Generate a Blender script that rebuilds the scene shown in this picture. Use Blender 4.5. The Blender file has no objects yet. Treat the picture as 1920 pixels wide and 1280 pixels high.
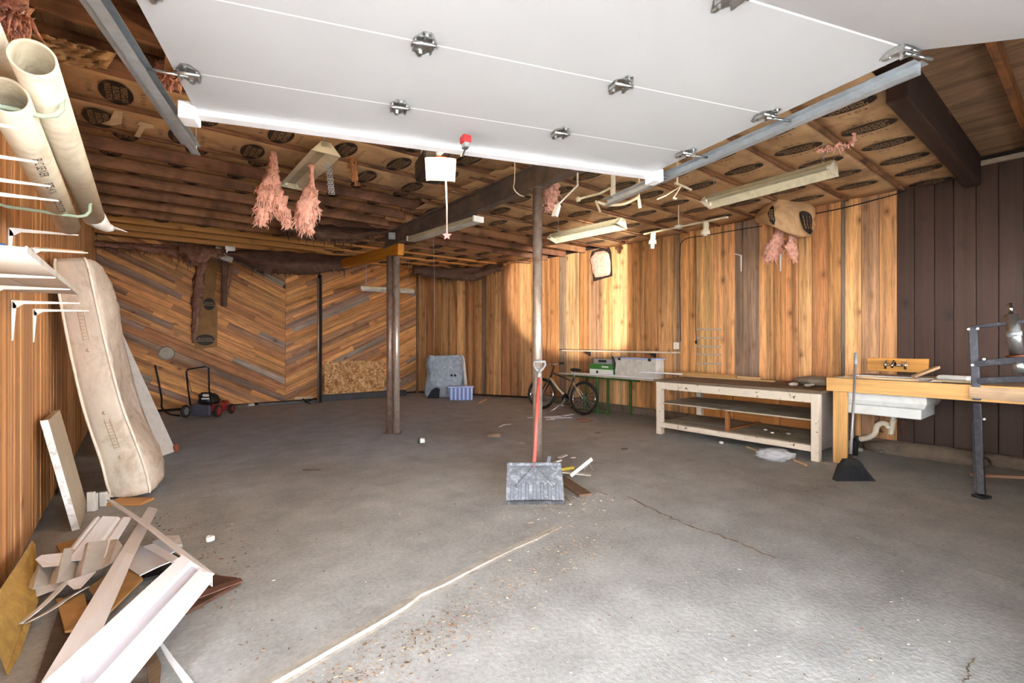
import bpy, bmesh, math, random
from mathutils import Vector, Matrix, noise
random.seed(7)
R_ = random.Random(11)
SC = bpy.context.scene
COL = SC.collection

# ------------------------------------------------------------------ camera
H = 1.4                     # eye height
F = 889.0                   # focal length in pixels of a 1920 wide frame
TH = math.radians(38.4)     # camera turned right of the room's long axis
CT, ST = math.cos(TH), math.sin(TH)
cam_d = bpy.data.cameras.new('camera'); cam_d.sensor_width = 36.0; cam_d.lens = F / 1920 * 36
cam_d.clip_start = 0.05
cam = bpy.data.objects.new('camera', cam_d); COL.objects.link(cam)
cam.location = (0, 0, H); cam.rotation_euler = (math.pi / 2, 0, -TH)
SC.camera = cam

# ------------------------------------------------------------------ light and exposure
SC.view_settings.view_transform = 'Standard'
SC.view_settings.look = 'None'
SC.view_settings.gamma = 1.0
SC.view_settings.use_curve_mapping = False
SC.view_settings.exposure = 0.46
SC.cycles.use_denoising = True
SC.cycles.max_bounces = 5
SC.cycles.diffuse_bounces = 3
SC.cycles.glossy_bounces = 2
SC.cycles.transparent_max_bounces = 4
SC.cycles.caustics_reflective = False
SC.cycles.caustics_refractive = False
SC.cycles.use_adaptive_sampling = True
SC.cycles.adaptive_threshold = 0.2
SC.cycles.adaptive_min_samples = 20
SC.cycles.sample_clamp_indirect = 8.0
world = bpy.data.worlds.new('overcast_sky'); SC.world = world
world.use_nodes = True
bg = world.node_tree.nodes['Background']
bg.inputs['Color'].default_value = (0.95, 0.97, 1.0, 1)
bg.inputs['Strength'].default_value = 19.0
# the sun stands behind the house and lights the open driveway
sun_d = bpy.data.lights.new('sun', 'SUN'); sun_d.energy = 60.0; sun_d.angle = math.radians(2.0); sun_d.color = (1, .96, .9)
sun = bpy.data.objects.new('sun', sun_d); COL.objects.link(sun)
sun.rotation_euler = (math.radians(48), 0, math.radians(168))
# added spot lamp standing in for sun off unseen car glass, on right wall
spd = bpy.data.lights.new('car_glass_glint', 'SPOT'); spd.energy = 17000; spd.spot_size = math.radians(11.5); spd.spot_blend = .35; spd.shadow_soft_size = .06; spd.color = (1, .93, .8)
sp = bpy.data.objects.new('car_glass_glint', spd); COL.objects.link(sp)
_w = lambda a, b, z: Vector((CT * a + ST * b, -ST * a + CT * b, z))
sp.location = _w(1.74, -5.0, .9)
sp.rotation_euler = (_w(1.45, 10.0, 2.45) - sp.location).to_track_quat('-Z', 'Y').to_euler()

# ------------------------------------------------------------------ helpers
def W(a, b, z=0.0):
    """right / forward of the eye point, height -> room coordinates"""
    return Vector((CT * a + ST * b, -ST * a + CT * b, z))
def ray(x, y):
    t = (x - 960) / F
    return Vector((CT * t + ST, -ST * t + CT, (640 - y) / F))
EYE = Vector((0, 0, H))
def D(x, y, b):
    return EYE + ray(x, y) * b
def G(x, y, z=0.0):
    r = ray(x, y)
    return EYE + r * ((z - H) / r.z)
def PX(x, y, X):
    r = ray(x, y)
    return EYE + r * (X / r.x)
def PPL(x, y, p, n):
    r = ray(x, y)
    return EYE + r * ((p - EYE).dot(n) / r.dot(n))
def srgb(r, g, b):
    f = lambda c: c / 12.92 if c <= 0.04045 else ((c + 0.055) / 1.055) ** 2.4
    return (f(r / 255), f(g / 255), f(b / 255), 1.0)
def jit(c, s, rnd=random):
    k = 1 + rnd.uniform(-s, s)
    return tuple(max(0, min(1, v * k * (1 + rnd.uniform(-s, s) * .25))) for v in c[:3]) + (1.0,)

class MB:
    """collects shapes; build() links them as one mesh object"""
    def __init__(self, T=None):
        self.v = []; self.f = []; self.m = []; self.s = []
        self.T = T
    def add(self, vs, fs, mi=0, sm=False):
        o = len(self.v)
        T = self.T
        for p in vs:
            p = Vector(p)
            self.v.append(T @ p if T is not None else p)
        for f in fs:
            self.f.append([i + o for i in f]); self.m.append(mi); self.s.append(sm)
        return self
    def box(self, c, size, R=None, ch=0.0, mi=0):
        c = Vector(c); hx, hy, hz = [s / 2 for s in size]
        h = (hx, hy, hz)
        pts = []; fs = []
        if ch <= 0:
            for sx in (-1, 1):
                for sy in (-1, 1):
                    for sz in (-1, 1):
                        pts.append(Vector((sx * hx, sy * hy, sz * hz)))
            fs = [(0, 1, 3, 2), (4, 6, 7, 5), (0, 4, 5, 1), (2, 3, 7, 6), (0, 2, 6, 4), (1, 5, 7, 3)]
        else:
            ch = min(ch, min(h) * .9); idx = {}
            for sx in (-1, 1):
                for sy in (-1, 1):
                    for sz in (-1, 1):
                        s = (sx, sy, sz)
                        for ax in range(3):
                            p = [s[k] * (h[k] if k == ax else h[k] - ch) for k in range(3)]
                            idx[(s, ax)] = len(pts); pts.append(Vector(p))
            for ax in range(3):
                b, c2 = [k for k in range(3) if k != ax]
                for sg in (-1, 1):
                    q = []
                    for sb, sc in ((-1, -1), (1, -1), (1, 1), (-1, 1)):
                        s = [0, 0, 0]; s[ax] = sg; s[b] = sb; s[c2] = sc
                        q.append(idx[(tuple(s), ax)])
                    fs.append(q)
            for ax in range(3):
                b, c2 = [k for k in range(3) if k != ax]
                for sb in (-1, 1):
                    for sc in (-1, 1):
                        q = []
                        for sa, wx in ((-1, b), (1, b), (1, c2), (-1, c2)):
                            s = [0, 0, 0]; s[ax] = sa; s[b] = sb; s[c2] = sc
                            q.append(idx[(tuple(s), wx)])
                        fs.append(q)
            for sx in (-1, 1):
                for sy in (-1, 1):
                    for sz in (-1, 1):
                        fs.append([idx[((sx, sy, sz), k)] for k in range(3)])
        if R is not None: pts = [R @ p for p in pts]
        return self.add([p + c for p in pts], fs, mi)
    def bar(self, p0, p1, w, h, up=(0, 0, 1), ch=0.0, mi=0):
        p0 = Vector(p0); p1 = Vector(p1); x = (p1 - p0); L = x.length; x.normalize()
        up = Vector(up)
        y = up.cross(x)
        if y.length < 1e-4: y = Vector((0, 1, 0)).cross(x)
        if y.length < 1e-4: y = Vector((1, 0, 0)).cross(x)
        y.normalize(); z = x.cross(y)
        R = Matrix((x, y, z)).transposed()
        return self.box((p0 + p1) / 2, (L, w, h), R, ch, mi)
    def tube(self, pts, r, n=10, mi=0, sm=True, cap=True, closed=False, ref=None):
        pts = [Vector(p) for p in pts]; N = len(pts)
        rs = r if isinstance(r, (list, tuple)) else [r] * N
        vs = []; fs = []; prev = None
        for i, p in enumerate(pts):
            if closed: t = pts[(i + 1) % N] - pts[i - 1]
            else: t = pts[min(i + 1, N - 1)] - pts[max(i - 1, 0)]
            t.normalize()
            if prev is None:
                u = Vector(ref) if ref else (Vector((0, 0, 1)) if abs(t.z) < .9 else Vector((1, 0, 0)))
            else: u = prev
            u = (u - t * u.dot(t))
            if u.length < 1e-6: u = t.orthogonal()
            u.normalize(); prev = u; w = t.cross(u)
            for k in range(n):
                a = 2 * math.pi * k / n
                vs.append(p + (u * math.cos(a) + w * math.sin(a)) * rs[i])
        M = N if closed else N - 1
        for i in range(M):
            j = (i + 1) % N
            for k in range(n):
                l = (k + 1) % n
                fs.append((i * n + k, i * n + l, j * n + l, j * n + k))
        self.add(vs, fs, mi, sm)
        if cap and not closed:
            o = len(self.v) - len(vs)
            self.f.append([o + k for k in range(n)][::-1]); self.m.append(mi); self.s.append(False)
            self.f.append([o + (N - 1) * n + k for k in range(n)]); self.m.append(mi); self.s.append(False)
        return self
    def cyl(self, p0, p1, r, n=14, mi=0, r2=None):
        return self.tube([p0, p1], [r, r if r2 is None else r2], n, mi)
    def torus(self, c, axis, R, r, N=28, n=8, mi=0):
        c = Vector(c); ax = Vector(axis).normalized(); u = ax.orthogonal().normalized(); w = ax.cross(u)
        return self.tube([c + (u * math.cos(2 * math.pi * i / N) + w * math.sin(2 * math.pi * i / N)) * R for i in range(N)], r, n, mi, closed=True, ref=ax)
    def pipe(self, p0, p1, ro, ri, n=28, mi=0):
        p0 = Vector(p0); p1 = Vector(p1); t = (p1 - p0).normalized(); u = t.orthogonal().normalized(); w = t.cross(u)
        vs = []; fs = []
        for p, r in ((p0, ro), (p1, ro), (p1, ri), (p0, ri)):
            for k in range(n):
                a = 2 * math.pi * k / n
                vs.append(p + (u * math.cos(a) + w * math.sin(a)) * r)
        for j in range(4):
            jj = (j + 1) % 4
            for k in range(n):
                l = (k + 1) % n
                fs.append((j * n + k, j * n + l, jj * n + l, jj * n + k))
        o = len(fs)
        self.add(vs, fs, mi, True)
        return self
    def prism(self, pts, vec, mi=0):
        pts = [Vector(p) for p in pts]; vec = Vector(vec); n = len(pts)
        vs = pts + [p + vec for p in pts]
        fs = [list(range(n))[::-1], list(range(n, 2 * n))]
        for i in range(n):
            j = (i + 1) % n
            fs.append((i, j, n + j, n + i))
        return self.add(vs, fs, mi)
    def grid(self, fn, nu, nv, mi=0, sm=True):
        vs = [fn(i / nu, j / nv) for j in range(nv + 1) for i in range(nu + 1)]
        fs = [(j * (nu + 1) + i, j * (nu + 1) + i + 1, (j + 1) * (nu + 1) + i + 1, (j + 1) * (nu + 1) + i) for j in range(nv) for i in range(nu)]
        return self.add(vs, fs, mi, sm)
    def sheet(self, fn, nu, nv, vec, mi=0, sm=True):
        """a grid with thickness"""
        vec = Vector(vec)
        a = [Vector(fn(i / nu, j / nv)) for j in range(nv + 1) for i in range(nu + 1)]
        n = len(a); vs = a + [p + vec for p in a]
        q = [(j * (nu + 1) + i, j * (nu + 1) + i + 1, (j + 1) * (nu + 1) + i + 1, (j + 1) * (nu + 1) + i) for j in range(nv) for i in range(nu)]
        fs = q + [tuple(k + n for k in f[::-1]) for f in q]
        rim = [i for i in range(nu)] + [j * (nu + 1) + nu for j in range(nv)] + [nv * (nu + 1) + i for i in range(nu, 0, -1)] + [j * (nu + 1) for j in range(nv, 0, -1)]
        for k in range(len(rim)):
            i, j = rim[k], rim[(k + 1) % len(rim)]
            fs.append((i, j, j + n, i + n))
        return self.add(vs, fs, mi, sm)
    def ell(self, c, r, R=None, nu=16, nv=10, mi=0, fn=None):
        c = Vector(c); vs = []; fs = []
        for j in range(nv + 1):
            ph = math.pi * j / nv
            for i in range(nu):
                th = 2 * math.pi * i / nu
                p = Vector((math.sin(ph) * math.cos(th), math.sin(ph) * math.sin(th), math.cos(ph)))
                if fn: p = p * fn(p)
                p = Vector((p.x * r[0], p.y * r[1], p.z * r[2]))
                vs.append((R @ p if R is not None else p) + c)
        for j in range(nv):
            for i in range(nu):
                k = (i + 1) % nu
                fs.append((j * nu + i, j * nu + k, (j + 1) * nu + k, (j + 1) * nu + i))
        return self.add(vs, fs, mi, True)
    def lathe(self, prof, o, axis=(0, 0, 1), n=20, mi=0, u=None):
        o = Vector(o); ax = Vector(axis).normalized(); u = Vector(u).normalized() if u else ax.orthogonal().normalized(); w = ax.cross(u)
        vs = []; fs = []
        for r, z in prof:
            for k in range(n):
                a = 2 * math.pi * k / n
                vs.append(o + ax * z + (u * math.cos(a) + w * math.sin(a)) * r)
        for j in range(len(prof) - 1):
            for k in range(n):
                l = (k + 1) % n
                fs.append((j * n + k, j * n + l, (j + 1) * n + l, (j + 1) * n + k))
        return self.add(vs, fs, mi, True)
    def build(self, name, mats, parent=None, grain=None, color=None, origin=None, label=None, cat=None, group=None, kind=None, merge=False):
        if origin is None:
            if self.v:
                xs = [p.x for p in self.v]; ys = [p.y for p in self.v]; zs = [p.z for p in self.v]
                origin = Vector(((min(xs) + max(xs)) / 2, (min(ys) + max(ys)) / 2, min(zs)))
            else: origin = Vector((0, 0, 0))
        origin = Vector(origin)
        me = bpy.data.meshes.new(name)
        bm = bmesh.new()
        vv = [bm.verts.new(p - origin) for p in self.v]
        if not isinstance(mats, (list, tuple)): mats = [mats]
        uvl = bm.loops.layers.uv.new('grain') if grain is not None else None
        for f, mi, s in zip(self.f, self.m, self.s):
            q = []
            for i in f:
                if vv[i] not in q: q.append(vv[i])
            if len(q) < 3: continue
            try: fc = bm.faces.new(q)
            except ValueError: continue
            fc.material_index = mi; fc.smooth = s
        if merge: bmesh.ops.remove_doubles(bm, verts=bm.verts[:], dist=1e-5)
        bmesh.ops.recalc_face_normals(bm, faces=bm.faces[:])
        if uvl is not None:
            g = Vector(grain).normalized()
            for fc in bm.faces:
                n = fc.normal
                c = n.cross(g)
                if c.length < .3: c = g.orthogonal()
                c.normalize()
                for lp in fc.loops:
                    co = lp.vert.co
                    lp[uvl].uv = (co.dot(g), co.dot(c))
        bm.to_mesh(me); bm.free()
        for m in mats: me.materials.append(m)
        o = bpy.data.objects.new(name, me); COL.objects.link(o)
        put(o, origin, parent)
        if color is not None: o.color = color
        tag(o, label, cat, group, kind)
        return o

ORG = {}
def put(o, origin, parent=None):
    ORG[o.name] = Vector(origin)
    if parent is not None:
        o.parent = parent
        o.location = Vector(origin) - ORG[parent.name]
    else: o.location = origin
def tag(o, label=None, cat=None, group=None, kind=None):
    if label: o['label'] = label
    if cat: o['category'] = cat
    if group: o['group'] = group
    if kind: o['kind'] = kind
    return o
def thing(name, loc, label, cat, group=None, kind=None):
    o = bpy.data.objects.new(name, None); COL.objects.link(o)
    o.empty_display_size = .1
    put(o, Vector(loc), None)
    return tag(o, label, cat, group, kind)
def clone(src, origin, parent=None, color=None, label=None, rot=None, scale=None):
    c = src.copy(); COL.objects.link(c)
    c.parent = None
    put(c, origin, parent)
    if color is not None: c.color = color
    if rot is not None: c.rotation_euler = rot
    if scale is not None: c.scale = scale
    if label: c['label'] = label
    return c
def TR(loc, ang=0.0, tilt=None):
    M = Matrix.Translation(Vector(loc)) @ Matrix.Rotation(ang, 4, 'Z')
    if tilt is not None: M = M @ tilt
    return M

# ------------------------------------------------------------------ materials
def mat_new(name):
    m = bpy.data.materials.new(name); m.use_nodes = True
    nt = m.node_tree; b = nt.nodes['Principled BSDF']
    return m, nt, b
def N(nt, typ, **kw):
    n = nt.nodes.new(typ)
    for k, v in kw.items():
        if k in n.inputs.keys() if hasattr(n.inputs, 'keys') else False: n.inputs[k].default_value = v
        else: setattr(n, k, v)
    return n
def L(nt, a, b): nt.links.new(a, b)
def mixc(nt, fac, a, b, mode='MIX'):
    n = nt.nodes.new('ShaderNodeMix'); n.data_type = 'RGBA'; n.blend_type = mode
    for sock, v in ((n.inputs[0], fac), (n.inputs[6], a), (n.inputs[7], b)):
        if isinstance(v, (int, float)): sock.default_value = v
        elif isinstance(v, tuple): sock.default_value = v
        else: L(nt, v, sock)
    return n.outputs[2]
def ramp(nt, src, stops):
    n = nt.nodes.new('ShaderNodeValToRGB')
    el = n.color_ramp.elements
    while len(el) < len(stops): el.new(.5)
    for e, (p, c) in zip(el, stops):
        e.position = p; e.color = c if isinstance(c, tuple) else (c, c, c, 1)
    L(nt, src, n.inputs[0]); return n.outputs[0]
def math_(nt, op, a, b=None):
    n = nt.nodes.new('ShaderNodeMath'); n.operation = op
    for s, v in zip(n.inputs, (a, b)):
        if v is None: continue
        if isinstance(v, (int, float)): s.default_value = v
        else: L(nt, v, s)
    return n.outputs[0]
def noise_(nt, vec, scale, detail=4, rough=.55, dist=0):
    n = nt.nodes.new('ShaderNodeTexNoise'); n.inputs['Scale'].default_value = scale
    n.inputs['Detail'].default_value = detail; n.inputs['Roughness'].default_value = rough; n.inputs['Distortion'].default_value = dist
    L(nt, vec, n.inputs['Vector']); return n.outputs['Fac']
def bump_(nt, b, h, strength=.3, dist=.01):
    n = nt.nodes.new('ShaderNodeBump'); n.inputs['Strength'].default_value = strength; n.inputs['Distance'].default_value = dist
    L(nt, h, n.inputs['Height']); L(nt, n.outputs[0], b.inputs['Normal'])
def uvvec(nt, sx, sy):
    """grain UV, shifted by a random amount per object"""
    uv = nt.nodes.new('ShaderNodeUVMap'); uv.uv_map = 'grain'
    oi = nt.nodes.new('ShaderNodeObjectInfo')
    r = math_(nt, 'MULTIPLY', oi.outputs['Random'], 57.0)
    cx = nt.nodes.new('ShaderNodeCombineXYZ'); L(nt, r, cx.inputs[0]); L(nt, r, cx.inputs[1])
    ad = nt.nodes.new('ShaderNodeVectorMath'); ad.operation = 'ADD'; L(nt, uv.outputs[0], ad.inputs[0]); L(nt, cx.outputs[0], ad.inputs[1])
    mp = nt.nodes.new('ShaderNodeMapping'); mp.inputs['Scale'].default_value = (sx, sy, 1)
    L(nt, ad.outputs[0], mp.inputs[0])
    return mp.outputs[0], oi.outputs['Color'], ad.outputs[0]
def wood(name, rough=.6, contrast=.5, knots=.0, dirt=0.0, knot_col=(.16, .07, .03, 1)):
    m, nt, b = mat_new(name)
    v, col, raw = uvvec(nt, 1.2, 22)
    g1 = noise_(nt, v, 1.6, 4, .6, 1.2)
    v2, _, _ = uvvec(nt, 3, 120)
    g2 = noise_(nt, v2, 1.0, 2, .6)
    f = math_(nt, 'ADD', math_(nt, 'MULTIPLY', g1, .7), math_(nt, 'MULTIPLY', g2, .3))
    k = ramp(nt, f, [(.25, 1 - .75 * contrast), (.5, 1.0), (.78, 1 + .45 * contrast)])
    c = mixc(nt, 1.0, col, k, 'MULTIPLY')
    v4, _, _ = uvvec(nt, .35, 11)
    c = mixc(nt, 1.0, c, ramp(nt, noise_(nt, v4, 1.0, 1, .5, .4), [(.32, 1 - .42 * contrast), (.5, 1.0), (.68, 1 + .30 * contrast)]), 'MULTIPLY')
    if knots > 0:
        v3, _, _ = uvvec(nt, 4.2, 6.5)
        vo = nt.nodes.new('ShaderNodeTexVoronoi'); vo.inputs['Scale'].default_value = 1.0; L(nt, v3, vo.inputs['Vector'])
        vc = nt.nodes.new('ShaderNodeSeparateColor'); L(nt, vo.outputs['Color'], vc.inputs[0])
        on = math_(nt, 'LESS_THAN', vc.outputs[0], knots)
        sp = ramp(nt, vo.outputs['Distance'], [(.0, 1.0), (.10, .9), (.17, .45), (.42, 0.0)])
        c = mixc(nt, math_(nt, 'MULTIPLY', on, sp), c, knot_col)
    if dirt > 0:
        tc = nt.nodes.new('ShaderNodeTexCoord')
        d = ramp(nt, noise_(nt, tc.outputs['Object'], 2.2, 3, .65, .6), [(.45, 0.0), (.7, 1.0)])
        c = mixc(nt, math_(nt, 'MULTIPLY', d, dirt), c, (.035, .022, .018, 1))
    L(nt, c, b.inputs['Base Color']); b.inputs['Roughness'].default_value = rough
    b.inputs['Specular IOR Level'].default_value = .3
    bump_(nt, b, g2, .15, .003)
    return m
def plain(name, col, rough=.5, metal=0.0, var=.12, scale=6, dirt=None, dirt_amt=.0, dirt_scale=5, bump=0, objcol=False, spec=.5, bscale=None):
    m, nt, b = mat_new(name)
    tc = nt.nodes.new('ShaderNodeTexCoord')
    n = noise_(nt, tc.outputs['Object'], scale, 3, .6)
    base = col
    if objcol:
        oi = nt.nodes.new('ShaderNodeObjectInfo'); base = oi.outputs['Color']
    k = ramp(nt, n, [(.3, 1 - var), (.7, 1 + var)])
    c = mixc(nt, 1.0, base, k, 'MULTIPLY')
    if dirt_amt > 0:
        d = ramp(nt, noise_(nt, tc.outputs['Object'], dirt_scale, 4, .7, .5), [(.5, 0.0), (.68, 1.0)])
        c = mixc(nt, math_(nt, 'MULTIPLY', d, dirt_amt), c, dirt)
    L(nt, c, b.inputs['Base Color'])
    b.inputs['Roughness'].default_value = rough; b.inputs['Metallic'].default_value = metal
    b.inputs['Specular IOR Level'].default_value = spec
    if bump: bump_(nt, b, noise_(nt, tc.outputs['Object'], bscale or scale * 4, 2, .6), bump, .01)
    return m

M_pine = wood('pine_boards', .55, 1.0, .26, 0, (.20, .085, .03, 1))
M_herr = wood('herringbone_boards', .6, .95, .16, .2)
M_dark = wood('dark_stained_boards', .6, .35, .12, .3, (.02, .012, .01, 1))
M_left = wood('cedar_siding', .6, .5, .05, 0)
M_joist = wood('rough_joist', .75, .6, .1, .75)
M_lumber = wood('new_lumber', .6, .35, .18, 0, (.22, .10, .04, 1))
M_old = wood('weathered_wood', .8, .5, .08, .4)
M_ply = wood('plywood_deck', .75, .6, .05, .25)
M_kraft = plain('kraft_paper', srgb(200, 162, 118), .75, 0, .18, 3, srgb(122, 86, 62), .55, 1.3, bump=.35, bscale=14)
M_ink = plain('black_ink', srgb(34, 26, 22), .7, 0, .2, 30)
M_inkt = plain('unprinted_kraft', srgb(186, 148, 106), .75, 0, .1, 20)
M_pink = plain('pink_fibreglass', srgb(243, 184, 164), .95, 0, .22, 22, srgb(252, 222, 204), .5, 14, bump=.9, bscale=70, spec=.05)
M_pinkd = plain('dirty_fibreglass', srgb(158, 118, 100), .95, 0, .3, 12, srgb(92, 66, 54), .7, 6, bump=.9, bscale=50, spec=.05)
M_white = plain('white_painted_steel', srgb(184, 185, 187), .42, 0, .025, 2, bump=.03, bscale=120)
M_whiteb = plain('white_trim_metal', srgb(243, 244, 248), .38, 0, .03, 3)
M_whited = plain('dirty_white_metal', srgb(214, 210, 203), .5, 0, .1, 8, srgb(150, 138, 120), .5, 6)
M_galv = plain('galvanised_steel', srgb(184, 192, 198), .38, .6, .12, 18)
M_steel = plain('bright_hinge_steel', srgb(190, 192, 192), .28, .95, .2, 30)
M_rusty = plain('rusty_steel', srgb(128, 106, 94), .42, .4, .3, 8, srgb(104, 66, 48), .6, 9, bump=.15)
M_postm = plain('bare_steel_post', srgb(166, 152, 140), .32, .45, .2, 7, srgb(124, 88, 68), .6, 7)
M_black = plain('black_painted_steel', srgb(34, 32, 34), .4, .2, .2, 8)
M_beam = plain('dark_steel_beam', srgb(96, 86, 80), .6, .2, .3, 6, srgb(136, 108, 84), .5, 5)
M_pvc = plain('dusty_pvc', srgb(204, 192, 170), .5, 0, .06, 6, srgb(150, 130, 100), .45, 7)
M_pvci = plain('pvc_inside', srgb(176, 164, 140), .8, 0, .1, 9, srgb(110, 96, 76), .6, 5)
M_white_pl = plain('white_plastic', srgb(236, 234, 228), .35, 0, .03, 4)
M_mattr = plain('mattress_ticking', srgb(230, 218, 202), .85, 0, .08, 5, srgb(172, 148, 120), .55, 3.0, bump=.35, bscale=24, spec=.1)
M_quilt = plain('mattress_quilting', srgb(218, 200, 182), .85, 0, .12, 7, srgb(150, 124, 104), .5, 5, bump=.9, bscale=16, spec=.1)
M_foam = plain('white_foam_board', srgb(228, 222, 214), .8, 0, .05, 9, srgb(190, 176, 156), .35, 10, bump=.1)
M_card = plain('cardboard', srgb(186, 146, 92), .85, 0, .12, 7, srgb(120, 84, 50), .4, 6, bump=.15)
M_osb = None
M_red = plain('red_shovel_shaft', srgb(206, 92, 82), .45, 0, .08, 12, srgb(140, 70, 62), .35, 14)
M_shov = plain('scuffed_grey_blade', srgb(104, 108, 116), .6, 0, .25, 40, srgb(178, 181, 186), .7, 15, bump=.3)
M_shovd = plain('dark_grey_plastic', srgb(48, 49, 54), .55, 0, .15, 12, srgb(130, 130, 134), .4, 14)
M_rubber = plain('black_rubber', srgb(30, 29, 28), .7, 0, .2, 12)
M_chrome = plain('chrome', srgb(205, 205, 205), .15, 1, .05, 10)
M_green = plain('green_painted_steel', srgb(60, 96, 46), .5, .1, .2, 9, srgb(36, 52, 28), .5, 10)
M_greenh = plain('grey_green_vinyl', srgb(150, 164, 142), .55, 0, .05, 9)
M_yellow = plain('yellow_cap', srgb(236, 204, 40), .5, 0, .05, 9)
M_paintw = None
M_tarp = plain('grey_tarpaulin', srgb(140, 150, 162), .45, 0, .2, 14, srgb(186, 194, 204), .6, 9, bump=.6, bscale=30)
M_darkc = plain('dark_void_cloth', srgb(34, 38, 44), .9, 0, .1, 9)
M_blue = plain('blue_bin_plastic', srgb(64, 92, 160), .35, 0, .1, 5)
M_bluew = plain('pale_blue_plastic', srgb(170, 182, 224), .35, 0, .05, 5)
M_sink = plain('sink_enamel', srgb(222, 224, 220), .25, 0, .03, 4, srgb(180, 176, 164), .3, 6)
M_grime = plain('grey_grime', srgb(108, 100, 92), .9, 0, .25, 9, srgb(60, 54, 50), .5, 7)
M_cfix = plain('cream_fixture_metal', srgb(214, 204, 176), .45, 0, .06, 6, srgb(150, 136, 104), .45, 8)
M_refl = plain('fixture_reflector', srgb(176, 168, 140), .35, .1, .08, 6, srgb(110, 98, 66), .5, 7)
M_grey = plain('grey_plastic', srgb(150, 150, 150), .5, 0, .06, 8)
M_tinted = plain('tinted_solid', (1, 1, 1, 1), .6, 0, .1, 8, objcol=True, bump=.1)
M_gloss = plain('tinted_gloss', (1, 1, 1, 1), .35, 0, .06, 8, objcol=True)
M_redp = plain('red_plastic', srgb(190, 40, 44), .4, 0, .05, 9)
M_brass = plain('rust_brown_metal', srgb(120, 66, 40), .5, .5, .3, 9)
M_sheetm = plain('dull_duct_metal', srgb(140, 134, 124), .45, .6, .2, 9, srgb(90, 74, 62), .5, 8)

def m_osb():
    m, nt, b = mat_new('strand_board')
    tc = nt.nodes.new('ShaderNodeTexCoord')
    mp = nt.nodes.new('ShaderNodeMapping'); mp.inputs['Scale'].default_value = (1, 1, 1); L(nt, tc.outputs['Object'], mp.inputs[0])
    nn = nt.nodes.new('ShaderNodeTexNoise'); nn.inputs['Scale'].default_value = 5; L(nt, mp.outputs[0], nn.inputs['Vector'])
    ad = nt.nodes.new('ShaderNodeVectorMath'); ad.operation = 'MULTIPLY_ADD'; L(nt, nn.outputs['Color'], ad.inputs[0]); ad.inputs[1].default_value = (.25, .25, .25); L(nt, mp.outputs[0], ad.inputs[2])
    vo = nt.nodes.new('ShaderNodeTexVoronoi'); vo.inputs['Scale'].default_value = 26; L(nt, ad.outputs[0], vo.inputs['Vector'])
    sc = nt.nodes.new('ShaderNodeSeparateColor'); L(nt, vo.outputs['Color'], sc.inputs[0])
    c = ramp(nt, sc.outputs[0], [(0, srgb(140, 92, 48)), (.35, srgb(186, 134, 78)), (.7, srgb(206, 160, 104)), (1, srgb(226, 192, 146))])
    L(nt, c, b.inputs['Base Color']); b.inputs['Roughness'].default_value = .75
    bump_(nt, b, sc.outputs[1], .2, .004)
    return m
M_osb = m_osb()
def m_chip():
    """cream paint chipped back to brown wood"""
    m, nt, b = mat_new('chipped_cream_paint')
    tc = nt.nodes.new('ShaderNodeTexCoord')
    n = noise_(nt, tc.outputs['Object'], 17, 6, .7)
    n2 = noise_(nt, tc.outputs['Object'], 2.2, 2, .5)
    k = math_(nt, 'ADD', n, math_(nt, 'MULTIPLY', n2, .35))
    f = ramp(nt, k, [(.785, 0.0), (.81, 1.0)])
    pc = mixc(nt, noise_(nt, tc.outputs['Object'], 5, 3), srgb(206, 190, 168), srgb(222, 208, 190))
    c = mixc(nt, f, pc, srgb(104, 74, 52))
    L(nt, c, b.inputs['Base Color']); b.inputs['Roughness'].default_value = .6
    inv = math_(nt, 'SUBTRACT', 1.0, f); bump_(nt, b, inv, .4, .004)
    return m
M_chip = m_chip()
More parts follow.
